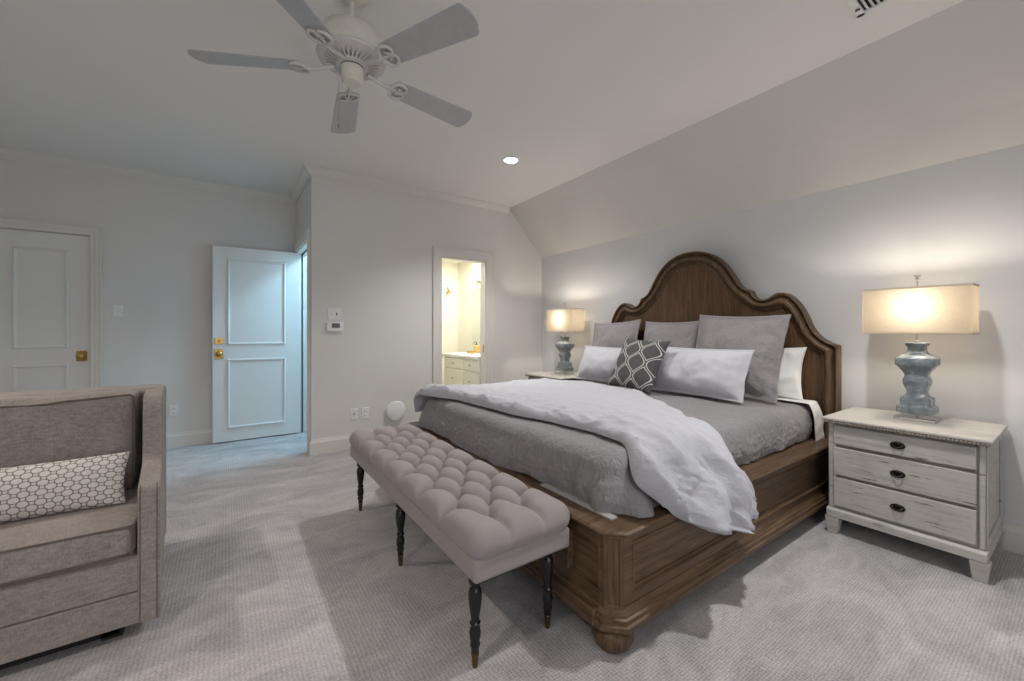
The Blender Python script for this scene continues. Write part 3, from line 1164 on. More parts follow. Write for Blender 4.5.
def duvet():
    """folded duvet across the foot of the bed; b runs from the far side (0) to the near hanging end (1). World coordinates"""
    # profile across the bed: arc length -> (Y, Z) of the underside, a small gap over the quilt
    prof_ = [(3.085, .500), (3.075, .60), (3.055, .665), (3.00, .695), (2.93, .704), (2.5, .706), (2.0, .706), (1.5, .706), (1.27, .705), (1.175, .698),
             (1.105, .665), (1.045, .600), (.995, .520), (.962, .460), (.950, .40), (.945, .345), (.943, .29)]
    pts = [Vector(p) for p in prof_]
    # smooth spline
    fine = []
    for i in range(len(pts) - 1):
        p0, p1, p2, p3 = pts[max(i - 1, 0)], pts[i], pts[i + 1], pts[min(i + 2, len(pts) - 1)]
        for k in range(12):
            t = k / 12
            fine.append(.5 * ((2 * p1) + (p2 - p0) * t + (2 * p0 - 5 * p1 + 4 * p2 - p3) * t * t + (3 * p1 - p0 - 3 * p2 + p3) * t ** 3))
    fine.append(pts[-1])
    L = [0]
    for p, q_ in zip(fine, fine[1:]):
        L.append(L[-1] + (q_ - p).length)

    def at(s):
        s = max(0, min(L[-1] - 1e-6, s))
        import bisect
        i = max(0, bisect.bisect_right(L, s) - 1)
        f = (s - L[i]) / max(1e-9, L[i + 1] - L[i])
        p = fine[i].lerp(fine[i + 1], f)
        d = (fine[i + 1] - fine[i]).normalized()
        return p, Vector((-d.y, d.x)) if False else Vector((d.y, -d.x)) * -1
    # arc positions of a few places
    def arc_of(y, z):
        return L[min(range(len(fine)), key=lambda i: (fine[i] - Vector((y, z))).length)]
    sA = arc_of(2.93, .704); s25 = arc_of(2.5, .706); s20 = arc_of(2.0, .706); s16 = arc_of(1.6, .706); s14 = arc_of(1.40, .706); s12 = arc_of(1.22, .702)
    sE = arc_of(1.045, .60); sF = arc_of(.97, .48); sG = arc_of(.945, .345)
    Ltot = L[-1]
    xf = [(0, 1.22), (arc_of(3.055, .665), 1.20), (sA, 1.215), (s25, 1.33), (s20, 1.355), (s16, 1.42), (s14, 1.44), (s12, 1.425), (sE, 1.32), (sF, 1.42), (sG, 1.58), (Ltot, 1.80)]
    xb = [(0, 2.45), (sA, 2.50), (s25, 2.60), (s20, 2.55), (s16, 2.30), (s14, 2.16), (s12, 2.01), (sE, 1.97), (sF, 2.04), (sG, 2.09), (Ltot, 2.11)]
    NB, NT_ = 190, 84
    # where the near hem ends: arc length limit as function of t (front -> back)
    hem = [(0, sF - .02), (.12, sG - .02), (.25, Ltot - .03), (.38, Ltot), (.50, Ltot - .015), (.60, Ltot - .005), (.72, Ltot - .05), (.80, Ltot - .02), (.90, sG + .0), (1.0, sG - .05)]
    farhem = [(0, .05), (.5, .08), (1, .0)]
    T = .052
    topr, botr = [], []
    for j in range(NT_ + 1):
        t = j / NT_
        # cluster samples near the edges
        t = .5 - .5 * math.cos(math.pi * t)
        s0, s1 = interp(farhem, t), interp(hem, t)
        rt, rb = [], []
        for i in range(NB + 1):
            f = i / NB
            s = s0 + (s1 - s0) * f
            p, nn = at(s)
            if nn.y < 0 and abs(nn.x) < .5:
                nn = -nn
            if s > s12 and nn.x > 0:
                nn = -nn
            if s < sA and nn.x < 0:
                nn = -nn
            x0_, x1_ = interp(xf, s), interp(xb, s)
            x = x0_ + (x1_ - x0_) * t
            w = x1_ - x0_
            te, tb = min(1, t * w / .055), min(1, (1 - t) * w / .05)
            prof_t = math.sqrt(max(0, 1 - (1 - te) ** 2)) * math.sqrt(max(0, 1 - (1 - tb) ** 2))
            fe = min(1, f * (s1 - s0) / .04)
            ne = min(1, (1 - f) * (s1 - s0) / .03)
            prof_e = math.sqrt(max(0, 1 - (1 - fe) ** 2)) * math.sqrt(max(0, 1 - (1 - ne) ** 2))
            puff = T * (.75 + .35 * nz(x * 3.1, s * 2.3, 4.0) + .25 * math.exp(-(t * w / .13) ** 2))
            # long folds running across the bed plus crumples, stronger near the front edge and the hanging end
            hang = max(0, min(1, (s - s12) / .25))
            crum = .35 + .65 * math.exp(-(t * w / .30) ** 2) + .8 * hang
            wx, ws = nz(x * 4, s * 4, 31.) * .12, nz(x * 4, s * 4, 47.) * .12
            rg = lambda a_, b_, c_: (1 - min(1, abs(nz(a_, b_, c_)) * 3.2)) ** 1.5
            wr = nz(x * 7 + s * 1.2, s * 2.6, 7.0) * .014
            wr += rg((x + wx) * 10 - s * 2.5, (s + ws) * 2.0 + x, 2.0) * .013 + rg((x + wx) * 12 + s * 4, (s + ws) * 2.4 - x * 2, 9.0) * .010
            wr += rg((x + ws) * 22 - s * 6, (s + wx) * 6, 5.0) * .004 + rg((x + ws) * 9, (s + wx) * 24, 15.0) * .0025
            wr += hang * (.020 * math.sin(x * 24 + nz(x * 4, s * 4, 8.0) * 3.0) + .010 * nz(x * 14, s * 5, 11.))
            off = (puff + wr * crum * 1.25) * prof_t * prof_e
            off = max(off, .004)
            sx = nz(x * 5, s * 5, 12.0) * .02 * (1 - abs(2 * t - 1))
            rt.append((x + sx, p.x + nn.x * off, p.y + nn.y * off))
            rb.append((x + sx, p.x + nn.x * .001, p.y + nn.y * .001))
        topr.append(rt)
        botr.append(rb)
    b = MB().grid(topr)
    off0 = len(b.v)
    b.grid(botr)
    m = NB + 1
    n = NT_ + 1
    for i in range(NB):
        b.f.append((i, i + 1, off0 + i + 1, off0 + i))
        a = (n - 1) * m
        b.f.append((a + i, a + i + 1, off0 + a + i + 1, off0 + a + i))
    for j in range(NT_):
        b.f.append((j * m, (j + 1) * m, off0 + (j + 1) * m, off0 + j * m))
        a = m - 1
        b.f.append((j * m + a, (j + 1) * m + a, off0 + (j + 1) * m + a, off0 + j * m + a))
    return b


dv_ = duvet().build('duvet', 'duvet', None, smooth=180)
tag(dv_, 'pale lavender grey duvet folded across the foot of the bed', 'duvet')

# white sheet showing at the near head corner
b = MB()
rows = []
for i in range(15):
    x = 3.175 + .145 * i / 14
    row = []
    for k in range(30):
        f = k / 29
        if f < .3:
            y, z = 1.35 - .25 * f / .3 * 1.0, .712
        else:
            g = (f - .3) / .7
            y, z = 1.10 - .035 * math.sin(min(1, g * 2.5) * math.pi / 2), .712 - .245 * g - .012 * (1 - math.cos(min(1, g * 4) * math.pi / 2))
        w = nz(x * 30, f * 6, 3.0) * .008
        row.append((x + nz(f * 5, x * 9, 1.0) * .006 + (.03 * max(0, f - .3)), y + w - .004, z + w * .4))
    rows.append(row)
b.grid(rows)
sh = b.build('bed_sheet', 'sheet', None, smooth=180)
md = sh.modifiers.new('thick', 'SOLIDIFY')
md.thickness = .004
tag(sh, 'white sheet edge hanging at the head of the bed beside the grey quilt', 'sheet')


def pillow(name, w, h, t, mat, label, cat, loc, rot, seed=0, flange=0.0, wrinkle=.008, pinch=.10, group=None, n=44, sag=0.0):
    """cushion in local x (width) / z (height) with thickness along y; origin at the middle of its bottom edge"""
    rows_f, rows_b = [], []
    for i in range(n + 1):
        v = -1 + 2 * i / n
        rf, rb = [], []
        for j in range(n + 1):
            u = -1 + 2 * j / n
            # outline: sides bow in between pointed corners
            bx = 1 - pinch * (1 - v * v) * (.6 + .4 * abs(u))
            bz = 1 - pinch * (1 - u * u) * (.6 + .4 * abs(v))
            x = u * bx * w / 2
            z = v * bz * h / 2
            z += sag * (1 - u * u) * (v + 1) * -.5
            fu = flange / (w / 2)
            fv = flange / (h / 2)
            uu, vv = min(1, abs(u) / (1 - fu)), min(1, abs(v) / (1 - fv))
            th = ((1 - uu ** 2.4) ** .62) * ((1 - vv ** 2.4) ** .62)
            edge = (uu > .999 or vv > .999)
            k = nz(x * 6 + seed, z * 6, seed * 1.7) * wrinkle * 1.6 + nz(x * 16 + seed, z * 16, seed + 5) * wrinkle * .7
            k += (1 - 2 * abs(nz(x * 5 - z * 4 + seed, z * 3 + x * 2, seed + 9))) * wrinkle * .8
            d = th * t / 2
            m = min(1, d / .02 + .1)
            rim = .003 + (nz(x * 14 + seed, z * 14, 3.0) * .010 if flange else 0) * max(uu ** 8, vv ** 8)
            yb = rim * 0 + (nz(x * 14 + seed, z * 14, 3.0) * .008 * max(uu ** 8, vv ** 8) if flange else 0)
            rf.append((x, -(d + k * m) - .0025 + yb, z + h / 2))
            rb.append((x, (d + nz(x * 6, z * 6, seed + 21) * wrinkle * m) + .0025 + yb, z + h / 2))
        rows_f.append(rf)
        rows_b.append(rb)
    b = MB().grid(rows_f)
    o0 = len(b.v)
    b.grid(rows_b)
    m = n + 1
    for i in range(n):
        for a, c in ((i, i + 1), (n * m + i, n * m + i + 1), (i * m, (i + 1) * m), (i * m + n, (i + 1) * m + n)):
            b.f.append((a, c, o0 + c, o0 + a))
    o = b.build(name, mat, None, smooth=180)
    o.location = loc
    o.rotation_euler = rot
    tag(o, label, cat, group)
    return o


# cushions face the foot of the bed (-X): rotate +90 about Z puts local -y to +x ... so use -90
def lean(a, yaw=0, roll=0):
    m = Matrix.Rotation(R(-90 + yaw), 4, 'Z') @ Matrix.Rotation(R(-a), 4, 'X') @ Matrix.Rotation(R(roll), 4, 'Y')
    return m.to_euler()


G1 = 'grey euro shams against the headboard'
pillow('euro_sham', .59, .60, .15, 'sham', 'grey quilted square pillow at the far end, behind the left pale pillow', 'pillow', (3.13, 2.795, .715), lean(16, 2, -3), 1, .035, .011, .06, G1)
pillow('euro_sham', .60, .60, .15, 'sham', 'grey quilted square pillow in the middle, behind the patterned cushion', 'pillow', (3.13, 2.185, .71), lean(17, -1), 2, .035, .012, .06, G1)
pillow('euro_sham', .68, .64, .17, 'sham', 'large grey quilted square pillow nearest the near nightstand', 'pillow', (3.05, 1.572, .704), lean(16, -1, 1.6), 3, .04, .014, .055, G1)
pillow('bed_pillow', .60, .375, .12, 'sheet', 'white pillow mostly hidden behind the large grey quilted pillow', 'pillow', (3.245, 1.455, .712), lean(12, 3), 4, .0, .014, .08)
G2 = 'pale linen pillows in front of the shams'
pillow('linen_pillow', .74, .36, .20, 'pillow', 'pale linen pillow left of the patterned cushion', 'pillow', (2.87, 2.62, .712), lean(24, 2), 5, .02, .012, .05, G2)
pillow('linen_pillow', .76, .38, .22, 'pillow', 'pale linen pillow right of the patterned cushion', 'pillow', (2.82, 1.715, .712), lean(22, -3, 0), 6, .02, .014, .05, G2)
pillow('accent_cushion', .46, .46, .14, 'accent', 'charcoal square cushion with white ogee lattice print', 'cushion', (2.65, 2.17, .718), lean(28, -2, 3), 7, .0, .006, .08)


# ------------------------------------------------------------------ tufted bench
bench = thing('tufted_bench', 'mauve grey tufted bench with turned dark legs at foot of bed', 'bench', (.890, 2.03, 0))
LX, LY = .222, .855


def bench_cushion():
    nx_, ny_ = 74, 280
    zt, z0 = .525, .420
    ax, ay = .155, .118
    btn = []
    rowsn = 13
    for i in range(rowsn):
        y = (i - 6) * ay
        xs = (-.0775, .0775) if i % 2 == 0 else (-.155, 0, .155)
        for x in xs:
            btn.append((x, y, i))
    segs = []
    for (x, y, i) in btn:
        for (x2, y2, i2) in btn:
            if i2 == i + 1 and abs(abs(x2 - x) - .0775) < .01:
                segs.append((x, y, x2, y2))
        if abs(x) > .15:
            segs.append((x, y, math.copysign(.30, x), y))
        if i in (0, rowsn - 1):
            segs.append((x, y, x, math.copysign(1.0, y)))
            # corner diagonals
    SG = np.array(segs)
    BT = np.array([(x, y) for x, y, i in btn])
    W, L_ = LX + .006, LY + .010

    def height(x, y):
        d = SG[:, 2:] - SG[:, :2]
        p = np.array((x, y)) - SG[:, :2]
        t = np.clip((p * d).sum(1) / (d * d).sum(1), 0, 1)
        q = p - d * t[:, None]
        ds = np.sqrt((q * q).sum(1)).min()
        db = np.sqrt(((BT - (x, y)) ** 2).sum(1)).min()
        return ds, db
    # param: u,v in [-1,1]; side wall wraps down over a rounded edge
    rows = []
    e = .058
    amax = math.radians(140)
    arc = e * amax * .8
    us = np.linspace(-1, 1, nx_)
    vs = np.linspace(-1, 1, ny_)
    full_drop = 1 - math.cos(amax)

    def split(s, half_):
        a = abs(s) * (half_ - e + arc)
        flat = half_ - e
        return (a, 0.0) if a <= flat else (flat, (a - flat) / arc)
    for v in vs:
        row = []
        fy, qy = split(v, L_)
        for u in us:
            fx, qx = split(u, W)
            # square to disc at the corners, so that they round off
            dx, dy = qx * math.sqrt(1 - qy * qy / 2), qy * math.sqrt(1 - qx * qx / 2)
            rho = math.hypot(dx, dy)
            ang = rho * amax
            k = e * math.sin(ang) / rho if rho > 1e-6 else 0
            x = math.copysign(fx + dx * k, u)
            y = math.copysign(fy + dy * k, v)
            drop = (1 - math.cos(ang)) / full_drop
            # look up the tufting at the unrolled place, so that pleats run down the sides
            ux = math.copysign(fx + qx * e, u)
            uy = math.copysign(fy + qy * e, v)
            ds, db = height(ux, uy)
            edge = max(0.0, 1 - drop * 1.15)
            crease = math.exp(-(ds / .010) ** 1.1)
            pit = math.exp(-(db / .030) ** 1.6)
            z = zt - drop * (zt - z0) - edge * (.029 * crease + .042 * pit) - edge * .010 * math.exp(-(ds / .035) ** 2)
            # pleats also nip the sides in
            nip = .009 * crease * min(1, drop * 3) * (1 - drop * .6)
            x -= math.copysign(nip * min(1, qx * 2), x)
            y -= math.copysign(nip * min(1, qy * 2), y)
            row.append((x, y, z))
        rows.append(row)
    b = MB().grid(rows)
    return b, btn, zt


b, btn, zt = bench_cushion()
cu = b.build('tufted_cushion', 'bench', bench, smooth=180)
b = MB().lathe([(.001, .006), (.006, .005), (.011, .001), (.012, -.003), (.001, -.004)], (0, 0, 0), 14)
bt0 = None
for (x, y, i) in btn:
    if bt0 is None:
        bt0 = b.build('button', 'bench', cu, smooth=180)
        o = bt0
    else:
        o = bt0.copy()
        COL.objects.link(o)
        o.parent = cu
    o.location = (x, y, zt - .064)
b = MB().box(-LX + .006, LX - .006, -LY + .006, LY - .006, .345, .425)
b.build('apron', 'bench', bench, bevel=.014, seg=4)
MB().box(-LX + .02, LX - .02, -LY + .02, LY - .02, .338, .346).build('seat_base', 'dark', bench)
legp = [(.001, .345), (.021, .345), (.021, .330), (.017, .326), (.022, .316), (.024, .308), (.022, .300), (.015, .292), (.015, .288), (.021, .280), (.0245, .262), (.024, .240), (.021, .215), (.017, .190),
        (.0145, .172), (.016, .166), (.020, .160), (.016, .153), (.0155, .148), (.019, .138), (.021, .122), (.019, .105), (.015, .092), (.0175, .086), (.0185, .080), (.015, .074), (.0145, .060), (.013, .052)]
lb = MB().lathe(legp, (0, 0, 0), 20)
fe = MB().lathe([(.0135, .055), (.0145, .052), (.0145, .046), (.0130, .043), (.0105, .010), (.009, 0), (.001, 0)], (0, 0, 0), 20)
first = None
for x in (-.168, .168):
    for y in (-.765, 0, .765):
        if first is None:
            first = lb.build('leg', 'ebony', bench, smooth=40)
            fo = fe.build('ferrule', 'old_brass', first, smooth=40)
            o = first
        else:
            o = dup(first, bench)
        o.location = (x, y, 0)


# ------------------------------------------------------------------ nightstands
def make_nightstand():
    """local: front looks to -x, width along y, back at x=+.285"""
    t = thing('nightstand', '', 'nightstand')
    w = .306
    b = MB().box(-.245, .27, -w, w, .15, .660)
    body = b.build('cabinet_body', 'chest', t, bevel=.003)
    # side panels: raised frame on each side
    for sgn in (-1, 1):
        y = sgn * w
        ya, yb_ = min(y, y + sgn * .006), max(y, y + sgn * .006)
        b = MB().box(-.245, -.205, ya, yb_, .155, .655).box(.22, .27, ya, yb_, .155, .655).box(-.205, .22, ya, yb_, .61, .655).box(-.205, .22, ya, yb_, .155, .20)
        b.build('side_frame', 'chest', body, bevel=.002)
        # front corner stiles
        b = MB().box(-.258, -.240, min(y, y - sgn * .034), max(y, y - sgn * .020), .155, .655)
        b.build('corner_stile', 'chest', body, bevel=.004)
    top = MB().box(-.292, .28, -w - .027, w + .027, .668, .684).build('top', 'chest', t, bevel=.005)
    b = MB().box(-.276, .272, -w - .012, w + .012, .654, .669)
    for k in range(46):
        y = -w - .009 + k * (2 * w + .018) / 45
        b.lathe([(.001, .0075), (.006, .0045), (.0075, 0), (.006, -.0045), (.001, -.0075)], (-.2865, y, .6605), 8)
    b.build('carved_edge', 'chest_edge', top, smooth=40)
    # drawers
    for (z0, z1) in ((.530, .640), (.352, .512), (.170, .336)):
        b = MB().box(-.268, -.243, -w + .028, w - .024, z0, z1)
        d = b.build('drawer', 'chest', t, bevel=.004)
        zc = (z0 + z1) / 2
        # oval back plate with a cupped pull
        b = MB()
        rs = []
        for (sc, dx) in ((1.0, -.2680), (1.0, -.2705), (.9, -.2725), (.55, -.2730)):
            rs.append([(dx, .031 * sc * math.cos(a), zc + .020 * sc * math.sin(a)) for a in [2 * math.pi * k / 24 for k in range(24)]])
        b.rings(rs)
        b.tube([(-.272, .020, zc + .004), (-.279, .019, zc - .002), (-.285, .010, zc - .008), (-.287, 0, zc - .010), (-.285, -.010, zc - .008), (-.279, -.019, zc - .002), (-.272, -.020, zc + .004)], .0042, 8)
        b.tube([(-.272, -.017, zc + .010), (-.276, 0, zc + .013), (-.272, .017, zc + .010)], .004, 8)
        b.build('drawer_pull', 'bronze', d, smooth=50)
    # shade of the gaps between drawers, put in as darker wood strips
    for z in (.521, .344):
        MB().box(-.252, -.2455, -w + .034, w - .034, z - .0075, z + .0075).build('drawer_gap_shade', 'chest_edge', t)
    b = MB().prism([(-.276, .100), (-.276, .140), (-.262, .152), (.272, .152), (.272, .100)], 'y', -w - .008, w + .008)
    b.build('plinth', 'chest', t, bevel=.003)
    for sx in (-1, 1):
        for sy in (-1, 1):
            cx_, cy_ = (-.240 if sx < 0 else .235), sy * (w - .018)
            rs = []
            for z, h_ in ((0, .024), (.015, .0255), (.085, .033), (.10, .034)):
                ox = (.034 - h_) * (1 if sx > 0 else -1) * 0
                rs.append([(cx_ - h_, cy_ - h_, z), (cx_ + h_, cy_ - h_, z), (cx_ + h_, cy_ + h_, z), (cx_ - h_, cy_ + h_, z)])
            MB().rings(rs).build('leg', 'chest', t, bevel=.003)
    return t


ns = make_nightstand()
ns.location = (3.195, .603, 0)
ns['group'] = 'limewashed nightstands'
ns['label'] = 'weathered limewashed three drawer nightstand on the near side of the bed'
n2 = dup(ns)
n2.location = (3.195, 3.57, 0)
n2['label'] = 'weathered nightstand on the far side of the bed by the back wall'


# ------------------------------------------------------------------ lamps
def make_lamp():
    t = thing('table_lamp', '', 'lamp')
    MB().box(-.085, .085, -.085, .085, 0, .018).build('acrylic_base', 'acrylic', t, bevel=.002)
    MB().lathe([(.006, .018), (.006, .042)], (0, 0, 0), 12).build('stem', 'steel', t, smooth=40)
    # square baluster: (z, half width)
    sec = [(.040, .080), (.040, .086), (.046, .088), (.074, .088), (.080, .082), (.084, .074), (.088, .072), (.122, .072), (.130, .068), (.136, .054), (.150, .046), (.160, .044),
           (.176, .048), (.196, .056), (.214, .062), (.228, .062), (.242, .056), (.252, .052), (.262, .054), (.280, .064), (.296, .076), (.306, .082), (.312, .090), (.318, .094), (.350, .094),
           (.358, .090), (.368, .074), (.376, .056), (.384, .046), (.396, .041), (.408, .040), (.420, .042), (.428, .050), (.440, .052), (.446, .048), (.446, .02)]
    rs = []
    for z, h_ in sec:
        h_ *= .88
        c = h_ * .12
        rs.append([(-h_ + c, -h_, z), (h_ - c, -h_, z), (h_, -h_ + c, z), (h_, h_ - c, z), (h_ - c, h_, z), (-h_ + c, h_, z), (-h_, h_ - c, z), (-h_, -h_ + c, z)])
    MB().rings(rs).build('ceramic_body', 'ceramic', t, smooth=38)
    MB().lathe([(.014, .444), (.014, .452), (.006, .456), (.006, .50), (.012, .502), (.012, .545), (.001, .546)], (0, 0, 0), 16).build('neck', 'steel', t, smooth=40)
    MB().lathe([(.004, .545), (.004, .80), (.010, .803), (.010, .806), (.007, .808), (.007, .822), (.015, .824), (.015, .830), (.001, .831)], (0, 0, 0), 16).build('finial_rod', 'steel', t, smooth=40)
    # rectangular drum: x depth, y width
    hx_, hy_ = .100, .226
    z0, z1 = .492, .760
    rc = .012

    def ring(hx__, hy__, z):
        out = []
        for (sx, sy, a0) in ((1, 1, 0), (-1, 1, 90), (-1, -1, 180), (1, -1, 270)):
            for k in range(4):
                a = R(a0 + 30 * k)
                out.append((sx * (hx__ - rc) + rc * math.cos(a), sy * (hy__ - rc) + rc * math.sin(a), z))
        return out
    rs = [ring(hx_, hy_, z0 + (z1 - z0) * k / 4) for k in range(5)]
    sh_ = MB().rings(rs, caps=False).build('lamp_shade', 'shade', t, smooth=60)
    for z in (z0, z1 - .010):
        b = MB()
        b.rings([ring(hx_ + .0015, hy_ + .0015, z), ring(hx_ + .0015, hy_ + .0015, z + .010), ring(hx_ - .002, hy_ - .002, z + .010), ring(hx_ - .002, hy_ - .002, z)], closed=True)
        b.build('shade_binding', 'shade_trim', sh_, smooth=40)
    b = MB()
    b.tube([(-hx_, 0, z1 - .012), (hx_, 0, z1 - .012)], .003, 6)
    b.tube([(0, -hy_, z1 - .012), (0, hy_, z1 - .012)], .003, 6)
    b.build('shade_spider', 'steel', sh_)
    for sy in (0,):
        MB().lathe([(.001, .548), (.012, .549), (.012, .556), (.018, .568), (.021, .582), (.018, .596), (.008, .603), (.001, .604)], (0, sy * .035, .0), 16).build('bulb', 'bulb', t, smooth=180)
    return t


lp = make_lamp()
lp['group'] = 'bedside lamps'
lp.location = (3.262, .588, .6845)
lp['label'] = 'lit lamp with blue ceramic base on the near nightstand'
l2 = dup(lp)
l2.location = (3.262, 3.585, .6845)
l2['label'] = 'lit lamp with blue ceramic base on the far nightstand'
LAMP_W = 10.5
for L_o in (lp, l2):
    for sy in (0,):
        q_ = light('bulb_light', 'POINT', (0, sy * .035, .62), LAMP_W, (1.0, .90, .76), .032)
        q_.parent = L_o
        q_.location = (0, 0, .648)

# ------------------------------------------------------------------ sofa
sofa = thing('sofa', 'taupe tweed loveseat with sloped arms at the left', 'sofa', (-.97, 2.52, 0))
# local = world - (-.97, 2.52)


def arm(sign):
    """side panel with a low front that sweeps up into a wing; profile in (y,z), thickness along x"""
    pr = [(-.400, .062), (-.400, .575), (-.390, .586), (-.30, .594), (-.13, .608), (-.095, .618), (-.078, .640), (-.066, .69), (-.056, .75), (-.044, .81), (-.024, .855), (.005, .882), (.05, .896), (.38, .900), (.43, .890), (.45, .86), (.45, .062)]
    rs = []
    for xin in (0, 1):
        ring = []
        for (y, z) in pr:
            taper = .070 * (y + .40) / .85
            xo = .75 - taper
            x = xo if xin else xo - .068 - .012 * max(0, (y + .1))
            ring.append((sign * x, y, z))
        rs.append(ring)
    return MB().rings(rs)


for sgn in (1, -1):
    a_ = arm(sgn).build('arm', 'sofa', sofa, bevel=.010, seg=3)
    # seam lines on the front edge of the arm
    b = MB()
    for off in (.060, .010):
        b.tube([(sgn * (.75 - off), -.4012, .07), (sgn * (.75 - off), -.4012, .575), (sgn * (.75 - off), -.388, .594)], .0016, 6)
    b.build('arm_seam', 'piping', a_)
b = MB().box(-.69, .69, .24, .45, .062, .905)
b.build('sofa_back', 'sofa', sofa, bevel=.03, seg=4)
b = MB().box(-.690, .690, -.394, .26, .185, .325)
b.build('seat_rail', 'sofa', sofa, bevel=.008)
b = MB().box(-.690, .690, -.396, .26, .062, .183)
b.build('front_panel', 'sofa', sofa, bevel=.006)
MB().box(-.62, .62, -.33, .40, .012, .063).build('plinth_base', 'dark', sofa)
for x in (-.60, .60):
    for y in (-.30, .36):
        MB().box(x - .03, x + .03, y - .03, y + .03, 0, .03).build('foot', 'dark', sofa)


def soft_box(x0, x1, y0, y1, z0, z1, dome=.02, nseg=26, r=.03, seed=0, wr=.006, domez=None):
    """upholstered cushion: box with rounded edges and domed faces, as six welded grids"""
    bm = bmesh.new()
    bmesh.ops.create_cube(bm, size=2.0)
    bmesh.ops.subdivide_edges(bm, edges=bm.edges[:], cuts=nseg, use_grid_fill=True)
    cx_, cy_, cz_ = (x0 + x1) / 2, (y0 + y1) / 2, (z0 + z1) / 2
    hx__, hy__, hz__ = (x1 - x0) / 2, (y1 - y0) / 2, (z1 - z0) / 2
    for v in bm.verts:
        u = v.co.copy()
        p = Vector((u.x * hx__, u.y * hy__, u.z * hz__))
        inner = Vector((max(-hx__ + r, min(hx__ - r, p.x)), max(-hy__ + r, min(hy__ - r, p.y)), max(-hz__ + r, min(hz__ - r, p.z))))
        d = p - inner
        if d.length > 1e-6:
            p = inner + d.normalized() * r
        f = [(1 - u.x ** 2), (1 - u.y ** 2), (1 - u.z ** 2)]
        w = 1 + nz(p.x * 4 + seed, p.y * 4, p.z * 4) * .4
        if abs(u.z) > .999:
            p.z += math.copysign((dome if domez is None else domez) * (f[0] * f[1]) ** .5 * w, u.z)
        if abs(u.y) > .999:
            p.y += math.copysign(dome * .6 * (f[0] * f[2]) ** .5 * w, u.y)
        n_ = nz(p.x * 9 + seed, p.y * 9, p.z * 9) * wr
        v.co = p + Vector((cx_, cy_, cz_)) + d.normalized() * n_ if d.length > 1e-6 else p + Vector((cx_, cy_, cz_ + n_))
    b = MB()
    b.v = [tuple(v.co) for v in bm.verts]
    bm.verts.index_update()
    b.f = [tuple(v.index for v in f.verts) for f in bm.faces]
    bm.free()
    return b


sc_ = soft_box(-.672, .672, -.402, .24, .330, .452, .012, 30, .022, 1, .003).build('seat_cushion', 'sofa', sofa, smooth=180)
b = MB()
for z in (.448, .336):
    b.tube([(-.66, -.4045, z), (.662, -.4045, z), (.671, -.395, z), (.673, -.3, z)], .004, 6)
b.tube([(.666, -.404, .336), (.669, -.405, .39), (.666, -.404, .448)], .004, 6)
b.build('piping', 'piping', sc_)
bc = soft_box(-.66, .612, .035, .245, .455, .908, .045, 30, .035, 5, .010, .004)
bco = bc.build('back_cushion', 'sofa', sofa, smooth=180)
b = MB()
ln = []
for k in range(25):
    x = -.65 + 1.25 * k / 24
    ln.append((x, .024 + .003 * math.sin(x * 9), interp([(-.65, .889), (.18, .887), (.30, .882), (.42, .893), (.61, .902)], x)))
ln += [(.608, .042, .890), (.612, .046, .80), (.612, .044, .65), (.610, .046, .50), (.60, .05, .462)]
b.tube(ln, .0045, 6)
b.build('piping', 'piping', bco)
pillow('lumbar_cushion', .62, .215, .12, 'lumbar', 'white lumbar cushion with brown oval outline print on the sofa', 'cushion', (-.668, 2.375, .463), (R(-24), 0, R(-1)), 11, 0, .004, .04)

# ------------------------------------------------------------------ bathroom beyond the doorway
van = thing('vanity', 'cream bathroom vanity with drawers beyond the lit doorway', 'vanity', (2.84, 4.98, 0))
MB().box(-.255, .275, -.545, .44, .08, .825).box(-.21, .275, -.53, .42, 0, .08).build('cabinet_body', 'bath', van, bevel=.003)
MB().box(-.285, .278, -.550, .455, .825, .865).box(.262, .278, -.550, .455, .865, .94).build('countertop', 'white_plastic', van, bevel=.006)
for y0, y1 in ((-.535, -.185), (-.165, .42)):
    for z0, z1 in ((.675, .810), (.41, .655), (.11, .39)):
        d = MB().box(-.272, -.254, y0, y1, z0, z1).build('drawer', 'bath', van, bevel=.004)
        MB().lathe([(.005, 0), (.005, -.012), (.013, -.018), (.012, -.026), (.001, -.029)], (-.272, (y0 + y1) / 2, (z0 + z1) / 2), 14, 'x').build('drawer_knob', 'steel', d, smooth=50)
t = thing('wall_mirror', 'tall bathroom mirror above the vanity', 'mirror', (3.12, 4.99, .98))
MB().box(-.012, -.001, -.50, .56, 0, .86).build('mirror_glass', 'mirror', t)
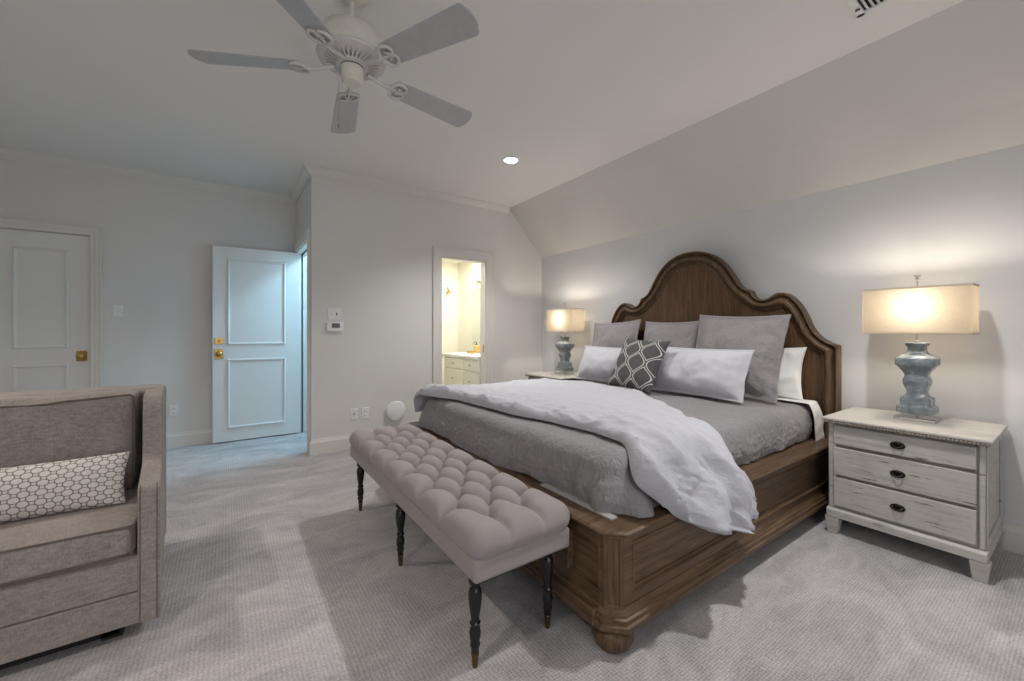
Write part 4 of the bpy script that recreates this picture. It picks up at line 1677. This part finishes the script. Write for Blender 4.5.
t = thing('vanity_light', 'bright row of round bulbs above the bathroom mirror', 'light fixture', (3.12, 5.05, 1.98))
MB().box(-.035, -.001, -.36, .36, -.05, .05).build('light_bar', 'brass', t, bevel=.006)
for k in range(4):
    MB().lathe([(.001, .0), (.03, -.008), (.05, -.035), (.055, -.06), (.05, -.085), (.03, -.107), (.001, -.115)], (-.03, -.27 + .18 * k, 0), 20, 'x').build('globe_bulb', 'bathbulb', t, smooth=180)
for (x, y, nm, lab) in ((2.99, 5.20, 'soap_bottle', 'amber soap bottle on the vanity, left of the other bottle'), (2.97, 5.03, 'soap_bottle', 'amber soap bottle on the vanity nearest the doorway edge')):
    t = thing(nm, lab, 'bottle', (x, y, .866), (0, 0, 0), 'bottles on the vanity')
    MB().lathe([(.001, 0), (.032, .002), (.034, .01), (.034, .085), (.022, .105), (.012, .112), (.012, .120), (.001, .120)], (0, 0, 0), 20).build('bottle_body', plain('amber_glass', (.62, .42, .14), .2), t, smooth=50)
    MB().lathe([(.013, .118), (.013, .136), (.004, .138), (.004, .160), (.001, .160)], (0, 0, 0), 14).tube([(0, 0, .158), (-.02, 0, .160), (-.034, 0, .154)], .004, 6).build('pump', 'bronze', t, smooth=50)
t = thing('gold_tray', 'small gold tray on the vanity in front of bottles', 'tray', (2.86, 5.12, .866))
MB().lathe([(.001, .006), (.055, .006), (.062, .030), (.067, .032), (.060, .0), (.001, 0)], (0, 0, 0), 28).build('dish', 'brass', t, smooth=50)
t = thing('shower_arm', 'small brass shower arm high on the bathroom wall', 'shower fitting', (2.93, 5.95, 1.90))
MB().lathe([(.001, 0), (.035, 0), (.035, -.008), (.012, -.014), (.012, -.02)], (0, .25, 0), 20, 'y').tube([(0, .24, 0), (0, .12, 0), (-.01, .05, -.02), (-.02, .0, -.06)], .012, 10).build('pipe', 'brass', t, smooth=50)
MB().lathe([(.012, 0), (.016, -.02), (.04, -.05), (.04, -.06), (.001, -.061)], (-.02, -.0, -.05), 20).build('shower_head', 'brass', t, smooth=50)
